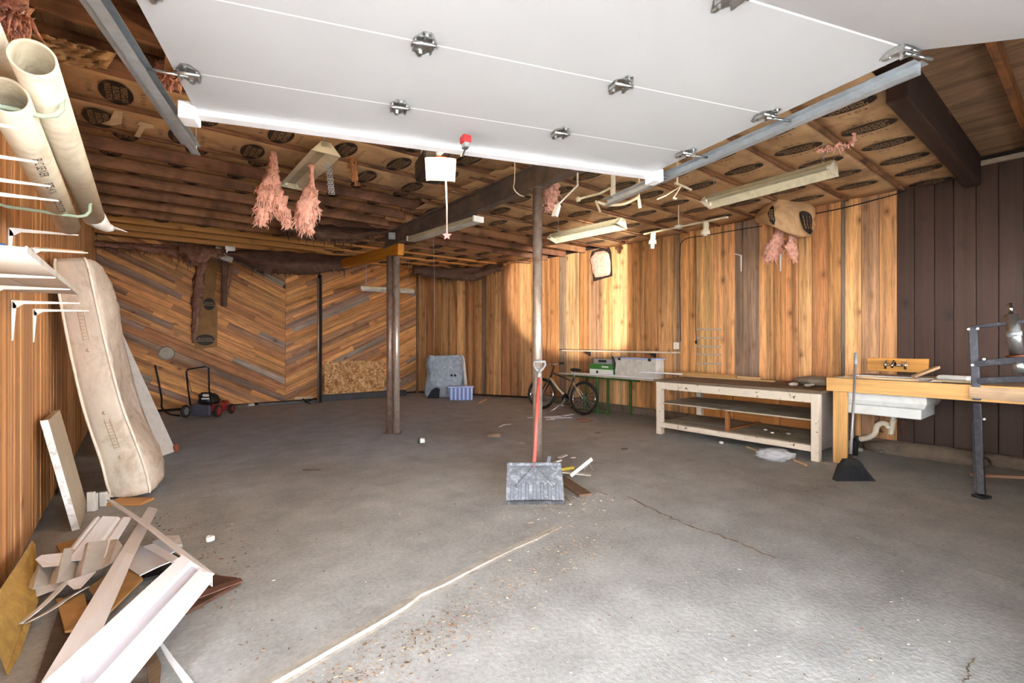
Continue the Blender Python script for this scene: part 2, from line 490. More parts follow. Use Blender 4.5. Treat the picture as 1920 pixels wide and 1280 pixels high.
def m_floor():
    m, nt, b = mat_new('dusty_concrete')
    tc = nt.nodes.new('ShaderNodeTexCoord'); v = tc.outputs['Object']
    n1 = noise_(nt, v, .55, 3, .6, .4); n2 = noise_(nt, v, 3.2, 5, .65); n3 = noise_(nt, v, 38, 2, .6)
    c = mixc(nt, ramp(nt, n1, [(.36, 0.0), (.62, 1.0)]), srgb(162, 163, 162), srgb(180, 182, 182))
    # far floor coloured paler and bluer to make up for light falloff and warm bounce
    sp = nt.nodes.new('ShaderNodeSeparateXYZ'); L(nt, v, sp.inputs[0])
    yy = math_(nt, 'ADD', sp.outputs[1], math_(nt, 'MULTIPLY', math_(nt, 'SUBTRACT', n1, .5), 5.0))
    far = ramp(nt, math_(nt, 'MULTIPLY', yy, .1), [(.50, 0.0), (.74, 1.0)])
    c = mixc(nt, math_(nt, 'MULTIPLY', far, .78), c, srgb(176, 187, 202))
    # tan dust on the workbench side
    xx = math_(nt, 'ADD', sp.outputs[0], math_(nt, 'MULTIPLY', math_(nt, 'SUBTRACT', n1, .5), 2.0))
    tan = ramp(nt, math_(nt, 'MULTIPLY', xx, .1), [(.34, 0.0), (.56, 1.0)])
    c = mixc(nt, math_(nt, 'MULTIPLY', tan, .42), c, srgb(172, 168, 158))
    k = ramp(nt, n2, [(.3, .76), (.7, 1.14)])
    c = mixc(nt, 1.0, c, k, 'MULTIPLY')
    st = ramp(nt, noise_(nt, v, 1.4, 6, .75, .8), [(.60, 0.0), (.74, 1.0)])
    c = mixc(nt, math_(nt, 'MULTIPLY', st, .45), c, srgb(104, 90, 76))
    wh = ramp(nt, noise_(nt, v, 2.4, 7, .75, 1.5), [(.62, 0.0), (.72, 1.0)])
    c = mixc(nt, math_(nt, 'MULTIPLY', wh, .45), c, srgb(196, 196, 194))
    k2 = ramp(nt, n3, [(.3, .86), (.7, 1.09)])
    c = mixc(nt, 1.0, c, k2, 'MULTIPLY')
    L(nt, c, b.inputs['Base Color'])
    L(nt, ramp(nt, n2, [(.3, .62), (.7, .85)]), b.inputs['Roughness'])
    b.inputs['Specular IOR Level'].default_value = .35
    bump_(nt, b, n3, .6, .006)
    return m
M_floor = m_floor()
M_lamp, _nt, _b = mat_new('lit_lens')
_b.inputs['Base Color'].default_value = (1, .92, .78, 1)
_b.inputs['Emission Color'].default_value = (1, .82, .52, 1)
_b.inputs['Emission Strength'].default_value = 1.7
M_clear, _nt, _b = mat_new('clear_film')
_b.inputs['Base Color'].default_value = (.86, .88, .9, 1); _b.inputs['Roughness'].default_value = .25
_b.inputs['Alpha'].default_value = .45

# ------------------------------------------------------------------ room shell
XL, XR, YB = -0.6, 7.6, 11.75       # left wall, right wall, back wall
C3 = Vector((7.6, 8.9, 0)); C4 = Vector((6.05, 11.75, 0))     # ends of the angled wall in the far right corner
FL = W(-1.04, .33); FR = W(7.0, 3.30)                          # ends of the front wall
fdir = (FR - FL).normalized(); JL = W(-.86, .40); JR = W(1.98, 1.47)
JL = FL + fdir * (JL - FL).dot(fdir); JR = FL + fdir * (JR - FL).dot(fdir)
FL.x = XL; FR.x = XR
ROOM = [Vector((FL.x, FL.y, 0)), Vector((FR.x, FR.y, 0)), C3, C4, Vector((XL, YB, 0))]
ZJ, ZD = 3.30, 3.52                 # joist undersides, roof deck
def xmax(y):
    if y <= C3.y: return XR
    return C3.x + (C4.x - C3.x) * (y - C3.y) / (C4.y - C3.y)

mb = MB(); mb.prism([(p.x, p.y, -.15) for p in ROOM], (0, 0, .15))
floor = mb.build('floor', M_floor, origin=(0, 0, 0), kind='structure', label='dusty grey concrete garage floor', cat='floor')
M_drive = plain('driveway_concrete', srgb(180, 178, 174), .85, 0, .1, 2, bump=.2)
mb = MB(); n_ = Vector((-fdir.y, fdir.x, 0))
o_ = (FL + FR) / 2
mb.prism([o_ - fdir * 14 + Vector((0, 0, -.2)), o_ + fdir * 14 + Vector((0, 0, -.2)), o_ + fdir * 14 - n_ * 18 + Vector((0, 0, -.2)), o_ - fdir * 14 - n_ * 18 + Vector((0, 0, -.2))], (0, 0, .19))
mb.build('driveway', M_drive, kind='structure', label='pale concrete driveway outside the garage door', cat='driveway')

# raised lip where the near slab has settled
lip = [(470, 1310), (520, 1280), (580, 1246), (640, 1210), (700, 1176), (760, 1142), (790, 1118), (830, 1098), (900, 1062), (960, 1032), (1010, 1008), (1052, 988)]
lp = [G(*p) for p in lip]
M_lip = plain('broken_slab_edge', srgb(176, 172, 164), .9, 0, .12, 14, srgb(120, 104, 86), .4, 9, bump=.5)
mb = MB(); vs = []; fs = []
rr = random.Random(3)
for i, p in enumerate(lp):
    t = (lp[min(i + 1, len(lp) - 1)] - lp[max(i - 1, 0)]).normalized(); nn = Vector((t.y, -t.x, 0))
    k = 1 - i / (len(lp) - 1); hgt = .003 + .012 * min(1, k * 1.6); w = .006 + .010 * k
    q = p + nn * rr.uniform(-.006, .006)
    vs += [q - nn * .16 + Vector((0, 0, .0008)), q - nn * .05 + Vector((0, 0, hgt * .6)), q + Vector((0, 0, hgt)), q + nn * w + Vector((0, 0, hgt * .25)), q + nn * (w + .02) + Vector((0, 0, .0008)), q + Vector((0, 0, -.01))]
for i in range(len(lp) - 1):
    for k in range(6):
        l = (k + 1) % 6
        fs.append((i * 6 + k, i * 6 + l, (i + 1) * 6 + l, (i + 1) * 6 + k))
mb.add(vs, fs)
mb.m = [0 if (j % 6) < 1 else 1 for j in range(len(mb.f))]
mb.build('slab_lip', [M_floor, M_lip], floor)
M_crack = plain('dirt_in_crack', srgb(132, 120, 104), .95, 0, .3, 20)
def crack(pts, w, seed, nm='crack'):
    r = random.Random(seed); pp = []
    for i in range(len(pts) - 1):
        a = G(*pts[i]); b = G(*pts[i + 1])
        for k in range(5):
            pp.append(a.lerp(b, k / 5) + Vector((r.uniform(-w, w), r.uniform(-w, w), 0)))
    pp.append(G(*pts[-1]))
    mb = MB()
    for i in range(len(pp) - 1):
        t = (pp[i + 1] - pp[i]).normalized(); nn = Vector((t.y, -t.x, 0)); ww = w * r.uniform(.3, 1.0)
        mb.prism([pp[i] - nn * ww, pp[i] + nn * ww, pp[i + 1] + t * .01 + nn * ww, pp[i + 1] + t * .01 - nn * ww], (0, 0, .0018))
    mb.build(nm, M_crack, floor)
crack([(1180, 932), (1218, 952), (1262, 972), (1300, 988), (1350, 1004), (1400, 1024), (1452, 1046)], .013, 1)
crack([(1765, 1048), (1830, 1068), (1920, 1094)], .004, 2)
crack([(1828, 1234), (1812, 1252), (1818, 1266), (1806, 1280)], .004, 3)
crack([(1140, 928), (1060, 905)], .006, 5)

# ---- vertical board walls
GOLD = [srgb(206, 154, 102), srgb(214, 162, 108), srgb(188, 134, 86), srgb(200, 144, 90), srgb(176, 122, 80), srgb(222, 176, 124)]
GREY = srgb(150, 128, 108)
def plank_wall(parent, p0, nrm, segs, z0, z1, th, mat):
    """segs: (start point, end point, colour) along the wall foot; each board is its own piece"""
    up = Vector((0, 0, 1)); r = random.Random(sum(map(ord, parent.name)))
    for a, b, c in segs:
        d = (b - a).normalized(); g = .0022
        t = th + r.uniform(-.003, .003)
        mb = MB(); c0 = (a + b) / 2
        R = Matrix((d, nrm, up)).transposed()
        mb.box((c0.x + nrm.x * t / 2, c0.y + nrm.y * t / 2, (z0 + z1) / 2), ((b - a).length - 2 * g, t, z1 - z0), R, .004)
        mb.build('plank', mat, parent, grain=up, color=c)
def back_slab(name, a, b, nrm, z0, z1, th, mat, label):
    mb = MB(); a = Vector((a.x, a.y, z0)); b = Vector((b.x, b.y, z0))
    mb.prism([a, b, b - nrm * th, a - nrm * th], (0, 0, z1 - z0))
    return mb.build(name, mat, kind='structure', label=label, cat='wall')
M_back = plain('wall_backing', srgb(46, 34, 28), .9, 0, .1, 3)

wr = back_slab('wall_right', Vector((XR, FR.y, 0)), C3, Vector((-1, 0, 0)), 0, ZD, .1, M_back, 'right wall of tall golden and dark vertical boards')
def ywall(px):
    return PX(px, 640, XR - .02).y
bnd = [(992, 0), (1010, 2), (1030, 4), (1048, 9), (1062, 5), (1085, 4), (1105, 8), (1130, 1), (1150, 5), (1175, 3), (1205, 2), (1235, 0), (1268, 9), (1275, 3), (1306, 1), (1338, 0), (1378, 9), (1400, 9), (1423, 0), (1450, 3), (1472, 2), (1497, 1), (1522, 4), (1552, 3), (1577, 7), (1584, 1), (1615, 8), (1648, 0), (1682, 6), (1714, 6), (1752, 6), (1788, 6), (1830, 6), (1872, 6), (1920, 6), (1975, 6), (2040, 6), (2120, 6), (2230, 6), (2400, 6)]
segs = []
r = random.Random(5)
for i in range(len(bnd) - 1):
    ya = C3.y if i == 0 else ywall(bnd[i][0]); yb = ywall(bnd[i + 1][0]); k = bnd[i][1]
    c = GOLD[k] if k < 6 else {6: srgb(66, 47, 38), 7: srgb(112, 100, 88), 8: srgb(172, 132, 98), 9: srgb(148, 122, 100)}[k]
    if yb < FR.y + .1: break
    segs.append((Vector((XR, ya, 0)), Vector((XR, yb, 0)), jit(c, .1, r), k == 6))
plank_wall(wr, None, Vector((-1, 0, 0)), [s[:3] for s in segs if not s[3]], .13, ZJ + .05, .022, M_pine)
plank_wall(wr, None, Vector((-1, 0, 0)), [s[:3] for s in segs if s[3]], .13, ZJ + .12, .022, M_dark)

nA = Vector((-(C4.y - C3.y), (C4.x - C3.x), 0)).normalized()
if nA.dot(Vector((3, 5, 0)) - C3) < 0: nA = -nA
wa = back_slab('wall_corner', C3, C4, nA, 0, ZD, .1, M_back, 'angled wall of narrow brown boards in the far right corner')
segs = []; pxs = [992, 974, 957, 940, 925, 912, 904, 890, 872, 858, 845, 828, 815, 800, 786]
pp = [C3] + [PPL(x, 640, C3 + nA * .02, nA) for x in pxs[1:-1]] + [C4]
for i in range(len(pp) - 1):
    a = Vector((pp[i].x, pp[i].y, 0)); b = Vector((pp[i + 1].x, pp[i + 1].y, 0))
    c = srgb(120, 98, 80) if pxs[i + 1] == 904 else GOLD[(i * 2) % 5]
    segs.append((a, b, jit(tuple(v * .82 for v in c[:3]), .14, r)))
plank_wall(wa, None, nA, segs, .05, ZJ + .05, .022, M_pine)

WY0, WY1, WZ0, WZ1 = 1.15, 2.5, .9, 1.5       # added window opening in the left wall, out of view, for fill light
mb = MB()
for y0, y1, z0, z1 in ((FL.y, WY0, 0, ZD), (WY1, YB, 0, ZD), (WY0, WY1, 0, WZ0), (WY0, WY1, WZ1, ZD)):
    mb.box((XL - .05, (y0 + y1) / 2, (z0 + z1) / 2), (.1, y1 - y0, z1 - z0))
wl = mb.build('wall_left', M_back, kind='structure', label='left wall of narrow orange vertical siding boards', cat='wall')
segs = []; y = FL.y + .02
while y < YB - .02:
    w = r.choice([.075, .085, .09, .11])
    segs.append((Vector((XL, y, 0)), Vector((XL, min(y + w, YB), 0)), jit(r.choice([srgb(206, 150, 98), srgb(212, 156, 104), srgb(198, 140, 90), srgb(216, 166, 116), srgb(200, 146, 100)]), .1, r)))
    y += w
WY0 = min(max(q[0].y for q in segs if q[0].y <= WY0 + .05), WY0)
plank_wall(wl, None, Vector((1, 0, 0)), [q for q in segs if q[1].y <= WY0 or q[0].y >= WY1], .02, ZJ + .05, .018, M_left)
plank_wall(wl, None, Vector((1, 0, 0)), [q for q in segs if not (q[1].y <= WY0 or q[0].y >= WY1)], .02, WZ0, .018, M_left)
plank_wall(wl, None, Vector((1, 0, 0)), [q for q in segs if not (q[1].y <= WY0 or q[0].y >= WY1)], WZ1, ZJ + .05, .018, M_left)

# ---- back wall: diagonal boards meeting at a seam
wb = back_slab('wall_back', Vector((XL, YB, 0)), C4, Vector((0, -1, 0)), 0, ZD, .1, M_back, 'back wall of diagonal herringbone boards')
def clip(poly, a, b, c):
    """keep a*x+b*y<=c"""
    out = []
    for i in range(len(poly)):
        p, q = poly[i], poly[(i + 1) % len(poly)]
        dp = a * p[0] + b * p[1] - c; dq = a * q[0] + b * q[1] - c
        if dp <= 0: out.append(p)
        if (dp < 0 < dq) or (dq < 0 < dp):
            t = dp / (dp - dq); out.append((p[0] + (q[0] - p[0]) * t, p[1] + (q[1] - p[1]) * t))
    return out
XS = 2.675
HC = [srgb(190, 132, 78), srgb(178, 120, 68), srgb(202, 144, 86), srgb(166, 112, 70), srgb(156, 112, 80), srgb(196, 140, 88), srgb(144, 114, 94), srgb(182, 126, 76)]
def herring(x0, x1, ang, seed):
    r = random.Random(seed); w = .122
    d = (math.cos(ang), math.sin(ang)); n = (-d[1], d[0])
    corners = [(x0, .05), (x1, .05), (x1, ZJ + .1), (x0, ZJ + .1)]
    ns = [c[0] * n[0] + c[1] * n[1] for c in corners]
    k = math.floor(min(ns) / w)
    while k * w < max(ns):
        lo, hi = k * w + .0015, (k + 1) * w - .0015; k += 1
        s = min(c[0] * d[0] + c[1] * d[1] for c in corners) - r.uniform(0, 2)
        smax = max(c[0] * d[0] + c[1] * d[1] for c in corners)
        while s < smax:
            Ls = r.choice([1.2, 1.6, 2.0, 2.4, 3.0]); e = s + Ls
            quad = [(d[0] * a + n[0] * b, d[1] * a + n[1] * b) for a, b in ((s + .001, lo), (e - .001, lo), (e - .001, hi), (s + .001, hi))]
            s = e
            q = clip(quad, 1, 0, x1); q = clip(q, -1, 0, -x0); q = clip(q, 0, 1, ZJ + .1); q = clip(q, 0, -1, -.05)
            if len(q) < 3: continue
            ar = abs(sum(q[i][0] * q[(i + 1) % len(q)][1] - q[(i + 1) % len(q)][0] * q[i][1] for i in range(len(q)))) / 2
            if ar < .004: continue
            t = .02 + r.uniform(-.003, .003)
            mb = MB(); mb.prism([(x, YB, z) for x, z in q], (0, -t, 0))
            c = r.choice(HC) if r.random() > .06 else srgb(150, 132, 118)
            mb.build('plank', M_herr, wb, grain=(d[0], 0, d[1]), color=jit(tuple(min(1, v * 1.18) for v in c[:3]), .13, r))
herring(XL + .02, XS - .003, math.radians(-27), 21)
herring(XS + .003, C4.x - .02, math.radians(25), 22)
mb = MB(); mb.box((C4.x - .05, YB - .03, 1.6), (.07, .03, 3.2), None, .004)
mb.build('corner_trim', M_old, wb, grain=(0, 0, 1), color=srgb(120, 88, 62))

# concrete curb under the board wall on the right
M_curb = plain('stained_concrete_curb', srgb(116, 100, 84), .9, 0, .2, 6, srgb(66, 56, 48), .6, 4, bump=.4)
mb = MB(); mb.box((XR - .045, (FR.y + C3.y) / 2, .07), (.13, C3.y - FR.y - .1, .14), None, .015)
mb.build('curb', M_curb, wr)
# front wall around the door opening (behind the camera)
nF = Vector((-fdir.y, fdir.x, 0))
mb = MB()
# and an added wide window opening right of the door, for fill light
K0 = JR + fdir * 1.0; K1 = JR + fdir * 4.6; KZ0, KZ1 = .95, 2.3
for a, b, z0, z1 in ((FL, JL, 0, ZD), (JR, K0, 0, ZD), (K0, K1, 0, KZ0), (K0, K1, KZ1, ZD), (K1, FR, 0, ZD), (JL, JR, 2.42, ZD)):
    a = Vector((a.x, a.y, z0)); b = Vector((b.x, b.y, z0))
    mb.prism([a, b, b - nF * .14, a - nF * .14], (0, 0, z1 - z0))
mb.build('wall_front', M_back, kind='structure', label='front wall around the open garage door', cat='wall')

# overhang added out of view to cut high sky light on the near floor
mb = MB()
mb.prism([FL - fdir * 2 + Vector((0, 0, 2.75)), FR + fdir * 2 + Vector((0, 0, 2.75)), FR + fdir * 2 - nF * 5.0 + Vector((0, 0, 2.75)), FL - fdir * 2 - nF * 5.0 + Vector((0, 0, 2.75))], (0, 0, .12))
mb.build('eaves', M_back, kind='structure', label='added unseen overhang cutting sky light above the garage door', cat='eaves')

# ---- ceiling: deck, joists, insulation facing
mb = MB(); mb.prism([(p.x, p.y, ZD) for p in ROOM], (0, 0, .06))
M_deck = wood('roof_deck', .8, .7, .05, .3)
ceil = mb.build('ceiling', M_deck, origin=(0, 0, ZD), grain=(0, 1, 0), color=srgb(150, 116, 88), kind='structure', label='open joisted ceiling with paper faced insulation', cat='ceiling')
JC = [srgb(152, 108, 80), srgb(138, 96, 74), srgb(166, 120, 86)]
NEW = srgb(198, 142, 80)
XBm = 3.15
left_j = [.22 + .6 * k for k in range(19)]
right_j = [1.62 + .6 * k for k in range(17)]
def joist(x0, x1, y, col, z0=ZJ, w=.042):
    mb = MB(); mb.box(((x0 + x1) / 2, y, (z0 + ZD) / 2), (x1 - x0, w, ZD - z0 - .002), None, .003)
    return mb.build('joist', M_joist if col != NEW else M_lumber, ceil, grain=(1, 0, 0), color=jit(col, .08, r))
def fy(x):   # inner face of the front wall
    return FL.y + (x - FL.x) * fdir.y / fdir.x
for y in left_j:
    x0 = XL + .02; x1 = XBm + .12
    if y < fy(x1) + .05:
        x1 = FL.x + (y - FL.y) * fdir.x / fdir.y - .1
        if x1 < x0 + .3: continue
    joist(x0, min(x1, xmax(y) - .03), y, NEW if y > 9.4 else r.choice(JC))
for y in right_j:
    x0 = XBm - .12; x1 = xmax(y) - .03
    if y > YB - .05: continue
    if y < fy(x1) + .05: x1 = min(x1, FL.x + (y - FL.y) * fdir.x / fdir.y - .1)
    if x1 < x0 + .4: continue
    joist(x0, x1, y, NEW if y > 9.0 else r.choice(JC))
# heavy dark beam near the front right corner
mb = MB(); mb.box(((XBm + XR) / 2 + .6, .98, ZD - .17), (XR - XBm - 1.3, .13, .34), None, .006)
mb.build('header_beam', M_joist, ceil, grain=(1, 0, 0), color=srgb(58, 40, 31))
mb = MB(); mb.box((5.9, .5, ZD - .06), (3.2, .05, .12), None, .004)
mb.build('joist', M_joist, ceil, grain=(1, 0, 0), color=srgb(150, 96, 56))
mb = MB(); mb.box((XR - .05, .5, ZJ + .13), (.05, 2.4, .05), None, .004)
mb.build('cornice_strip', M_old, ceil, grain=(0, 1, 0), color=srgb(170, 150, 130))

# printed mark shared by all the facings: a black oval with three lines of lettering, and small lines beside it
def text_mesh(body, size, z=0.0):
    cu = bpy.data.curves.new('lettering', 'FONT'); cu.body = body; cu.size = size; cu.align_x = 'CENTER'; cu.align_y = 'CENTER'
    cu.resolution_u = 2
    ob = bpy.data.objects.new('lettering', cu); COL.objects.link(ob)
    dg = bpy.context.evaluated_depsgraph_get()
    me = bpy.data.meshes.new_from_object(ob.evaluated_get(dg))
    vs = [Vector((v.co.x, v.co.y, z)) for v in me.vertices]; fs = [list(p.vertices) for p in me.polygons]
    bpy.data.objects.remove(ob); bpy.data.curves.remove(cu); bpy.data.meshes.remove(me)
    return vs, fs
def print_mark():
    """lies in the XY plane, long axis along Y, seen from -Z"""
    mb = MB()
    n = 26
    mb.add([(.105 * math.cos(2 * math.pi * k / n), .215 * math.sin(2 * math.pi * k / n), 0) for k in range(n)], [list(range(n))], 0)
    rot = lambda v: Vector((v.y, v.x, v.z))
    for s, sz, off, mi, z in (('FIBERGLASS', .056, .048, 1, -.0012), ('BUILDING', .056, 0, 1, -.0012), ('INSULATION', .056, -.048, 1, -.0012), ('R-19  R-19', .048, .16, 0, 0), ('15 X 48', .048, -.16, 0, 0)):
        vs, fs = text_mesh(s, sz, z)
        mb.add([rot(Vector((v.x, v.y + off, v.z))) for v in vs], fs, mi)
    return mb
pm = print_mark()
mark0 = pm.build('printed_oval', [M_ink, M_inkt], ceil, origin=(0, 0, 0))
mark_me = mark0.data
bpy.data.objects.remove(mark0)
def facing(x0, x1, y0, y1, z, seed, sag=.02, marks=True, offs=0.0, tilt=0):
    r = random.Random(seed)
    zz = lambda u, v: z - sag * math.sin(math.pi * v) + .012 * noise.noise(Vector((u * 9 + seed, v * 3, 0))) + tilt * (v - .5)
    mb = MB(); nu = max(6, int((x1 - x0) * 5))
    mb.sheet(lambda u, v: Vector((x0 + (x1 - x0) * u, y0 + (y1 - y0) * v, zz(u, v))), nu, 6, (0, 0, .012))
    o = mb.build('insulation_facing', M_kraft, ceil)
    if marks:
        x = x0 + .22 + offs
        while x < x1 - .12:
            v = .5; u = (x - x0) / (x1 - x0)
            m = bpy.data.objects.new('printed_oval', mark_me); COL.objects.link(m)
            put(m, Vector((x, (y0 + y1) / 2, min(zz(u - .02, .5), zz(u, .5), zz(u + .02, .5)) - .006)), o)
            m.rotation_euler = (0, 0, r.uniform(-.05, .05))
            m.scale = (1, min(1.0, (y1 - y0) / .56), 1)
            x += .58
    return o
k = 0
for i in range(len(left_j) - 1):
    y0, y1 = left_j[i] + .022, left_j[i + 1] - .022
    if y0 < 3.1: continue
    k += 1
    if y0 < 5.6: z, s = ZJ + .02, .02
    elif y0 < 9.2: z, s = ZJ + .13, .01
    else: z, s = ZJ + .10, .02
    x1 = min(XBm, xmax(y1) - .05)
    if y0 < 3.9:    # torn bay near the door track: paper only in the middle
        facing(.15, x1, y0, y1, z, k, .035, True, .0, .05)
    elif 7.4 < y0 < 7.9: facing(XL + .05, 1.2, y0, y1, z, k, s, True, .3)
    else: facing(XL + .05, x1, y0, y1, z, k, s, y0 < 9.5, (k * .17) % .3)
for i in range(len(right_j) - 1):
    y0, y1 = right_j[i] + .022, right_j[i + 1] - .022
    if y1 > YB: break
    k += 1
    x1 = min(xmax(y1), xmax(y0)) - .05
    z = ZJ + .02 if y0 < 6.3 else (ZJ + .13 if y0 < 8 else ZJ + .04)
    x0 = XBm
    facing(x0, x1, y0, y1, z, k, .015, True, (k * .13) % .3)
facing(XL + .05, XBm, 11.05, YB - .04, ZJ + .1, 81, .02, False)
facing(XBm, xmax(YB) - .05, 11.25, YB - .04, ZJ + .06, 82, .02, False)
facing(3.6, XR - .05, 1.06, 1.60, ZJ + .02, 77, .02, True, .1)

# frames of the two added fill-light windows, out of view and unglazed
M_wfr = plain('window_frame_paint', srgb(200, 196, 188), .5)
mb = MB(); x = XL - .05
for y0, y1, z0, z1 in ((WY0, WY1, WZ0, WZ0 + .04), (WY0, WY1, WZ1 - .04, WZ1), (WY0, WY0 + .04, WZ0, WZ1), (WY1 - .04, WY1, WZ0, WZ1)):
    mb.box((x, (y0 + y1) / 2, (z0 + z1) / 2), (.05, y1 - y0, z1 - z0))
mb.build('window_1', M_wfr, kind='structure', label='frame of a small added unseen window for fill light in the left wall', cat='window')
mb = MB(); off = -nF * .07
for a, b, z0, z1 in ((K0, K1, KZ0, KZ0 + .05), (K0, K1, KZ1 - .05, KZ1), (K0, K0 + fdir * .05, KZ0, KZ1), (K1 - fdir * .05, K1, KZ0, KZ1), ((K0 + K1) / 2, (K0 + K1) / 2 + fdir * .05, KZ0, KZ1)):
    a = Vector((a.x, a.y, z0)) + off; b = Vector((b.x, b.y, z0)) + off
    mb.prism([a, b, b + nF * .05, a + nF * .05], (0, 0, z1 - z0))
mb.build('window_2', M_wfr, kind='structure', label='frame of a wide added unseen window for fill light right of the door', cat='window')

# ------------------------------------------------------------------ posts and beams
def ZAT(y, b): return H + (640 - y) * b / F
p1 = W(.262, 4.88); p2 = W(-1.815, 7.236); p3 = W(-4.374, 10.8)
b1, b2, b3 = 2.98, 2.86, 2.93
def post(p, r, z, label, mat, collar=True):
    t = thing('steel_post', p, label, 'post')
    mb = MB(); mb.cyl((p.x, p.y, .012), (p.x, p.y, z - .012), r, 20); mb.build('shaft', mat, t)
    mb = MB(); mb.box((p.x, p.y, .006), (r * 3, r * 3, .012)); mb.build('base_plate', M_rusty, t)
    mb = MB(); mb.box((p.x, p.y, z - .006), (r * 2.8, r * 2.8, .012)); mb.build('cap_plate', M_rusty, t)
    return t
post(p1, .05, b1, 'round bare steel post behind the red handled snow shovel', M_postm)
# double post
t = thing('steel_post', p2, 'pair of joined steel pipe posts left of the middle of the floor', 'post')
cr = Vector((CT, -ST, 0))
for s in (-1, 1):
    c = p2 + cr * (.052 * s)
    mb = MB(); mb.cyl((c.x, c.y, .012), (c.x, c.y, b2 - .15), .047, 18); mb.build('shaft', M_postm if s > 0 else M_rusty, t)
mb = MB(); mb.box((p2.x, p2.y, .006), (.26, .2, .012), Matrix.Rotation(-TH, 3, 'Z')); mb.build('base_plate', M_rusty, t)
t = thing('steel_post', p3, 'thin black steel post standing against the herringbone back wall', 'post')
mb = MB(); mb.box((p3.x, p3.y, b3 / 2), (.075, .075, b3 - .02), Matrix.Rotation(-TH, 3, 'Z'), .006); mb.build('shaft', M_black, t)
mb = MB(); mb.cyl((p3.x - .02 * CT - .05 * ST, p3.y + .02 * ST - .05 * CT, .02), (p3.x - .02 * CT - .05 * ST, p3.y + .02 * ST - .05 * CT, b3 - .1), .022, 10); mb.build('conduit', M_postm, t)

bd = (p2 - p1).normalized()
e0 = p1 - bd * 1.9; e1 = p2 + bd * .25
t = thing('steel_beam', (e0 + e1) / 2 + Vector((0, 0, 2.9)), 'long dark steel beam carried by the posts under the joists', 'beam')
zb = lambda p: b1 + (b2 - b1) * ((p - p1).dot(bd)) / (p2 - p1).length
q0 = Vector((e0.x, e0.y, zb(e0))); q1 = Vector((e1.x, e1.y, zb(e1)))
mb = MB(); mb.bar(q0 + Vector((0, 0, .008)), q1 + Vector((0, 0, .008)), .11, .016); mb.build('bottom_flange', M_beam, t)
mb = MB(); mb.bar(q0 + Vector((0, 0, .115)), q1 + Vector((0, 0, .115)), .02, .2); mb.build('web', M_beam, t)
mb = MB(); mb.bar(q0 + Vector((0, 0, .222)), q1 + Vector((0, 0, .222)), .11, .016); mb.build('top_flange', M_beam, t)
bb0 = Vector((p2.x, p2.y, b2 - .09)) - bd * .25; bb1 = Vector((p3.x, p3.y, b3 + .10))
mb = MB(); mb.bar(bb0, bb1, .1, .17, ch=.006)
mb.build('timber_beam', M_lumber, grain=(bb1 - bb0), color=srgb(190, 124, 36), label='yellow timber beam running from the paired posts to the back wall', cat='beam')
# electrical box on the beam end
c = Vector(D(735, 442, 6.95))
mb = MB(); mb.box(c, (.1, .05, .1), Matrix.Rotation(-TH, 3, 'Z'), .008)
mb.box(c - Vector((ST, CT, 0)) * .028, (.07, .008, .07), Matrix.Rotation(-TH, 3, 'Z'))
mb.build('junction_box', M_galv, label='small grey metal junction box on the end of the dark beam', cat='junction box')

# ------------------------------------------------------------------ overhead door
ZDOOR = 2.56
A2 = (-1.603, 2.415); B2 = (.948, 3.305)
dl = Vector((.376, -.926)); dr = Vector((.428, -.903))
door = thing('garage_door', W(-.3, 2.8, ZDOOR), 'white sectional garage door rolled open overhead on its tracks', 'garage door')
def dpt(u, s, z=ZDOOR):
    a = Vector(A2) + dl * s; b = Vector(B2) + dr * s
    p = a.lerp(b, u); return W(p.x, p.y, z)
SS = [0.0, .42, .96, 1.56]
for i in range(3):
    s0, s1 = SS[i] + .004, SS[i + 1] - .004
    mb = MB(); q = [dpt(0, s0), dpt(1, s0), dpt(1, s1), dpt(0, s1)]
    mb.prism(q, (0, 0, .045))
    mb.build('section', M_white, door)
    # pale seam strip at the joint
    mb = MB(); mb.prism([dpt(0, s1), dpt(1, s1), dpt(1, s1 + .008), dpt(0, s1 + .008)], (0, 0, .03)); mb.build('section_joint', M_whiteb, door)
def tilt_pt(u, s):
    q = s - SS[3]
    p = dpt(u, s); p.z = ZDOOR - .41 * q; return p
mb = MB(); mb.prism([dpt(0, SS[3] + .006), dpt(1, SS[3] + .006), tilt_pt(1, SS[3] + .5), tilt_pt(0, SS[3] + .5)], (0, .0, .045))
mb.build('section', M_white, door)
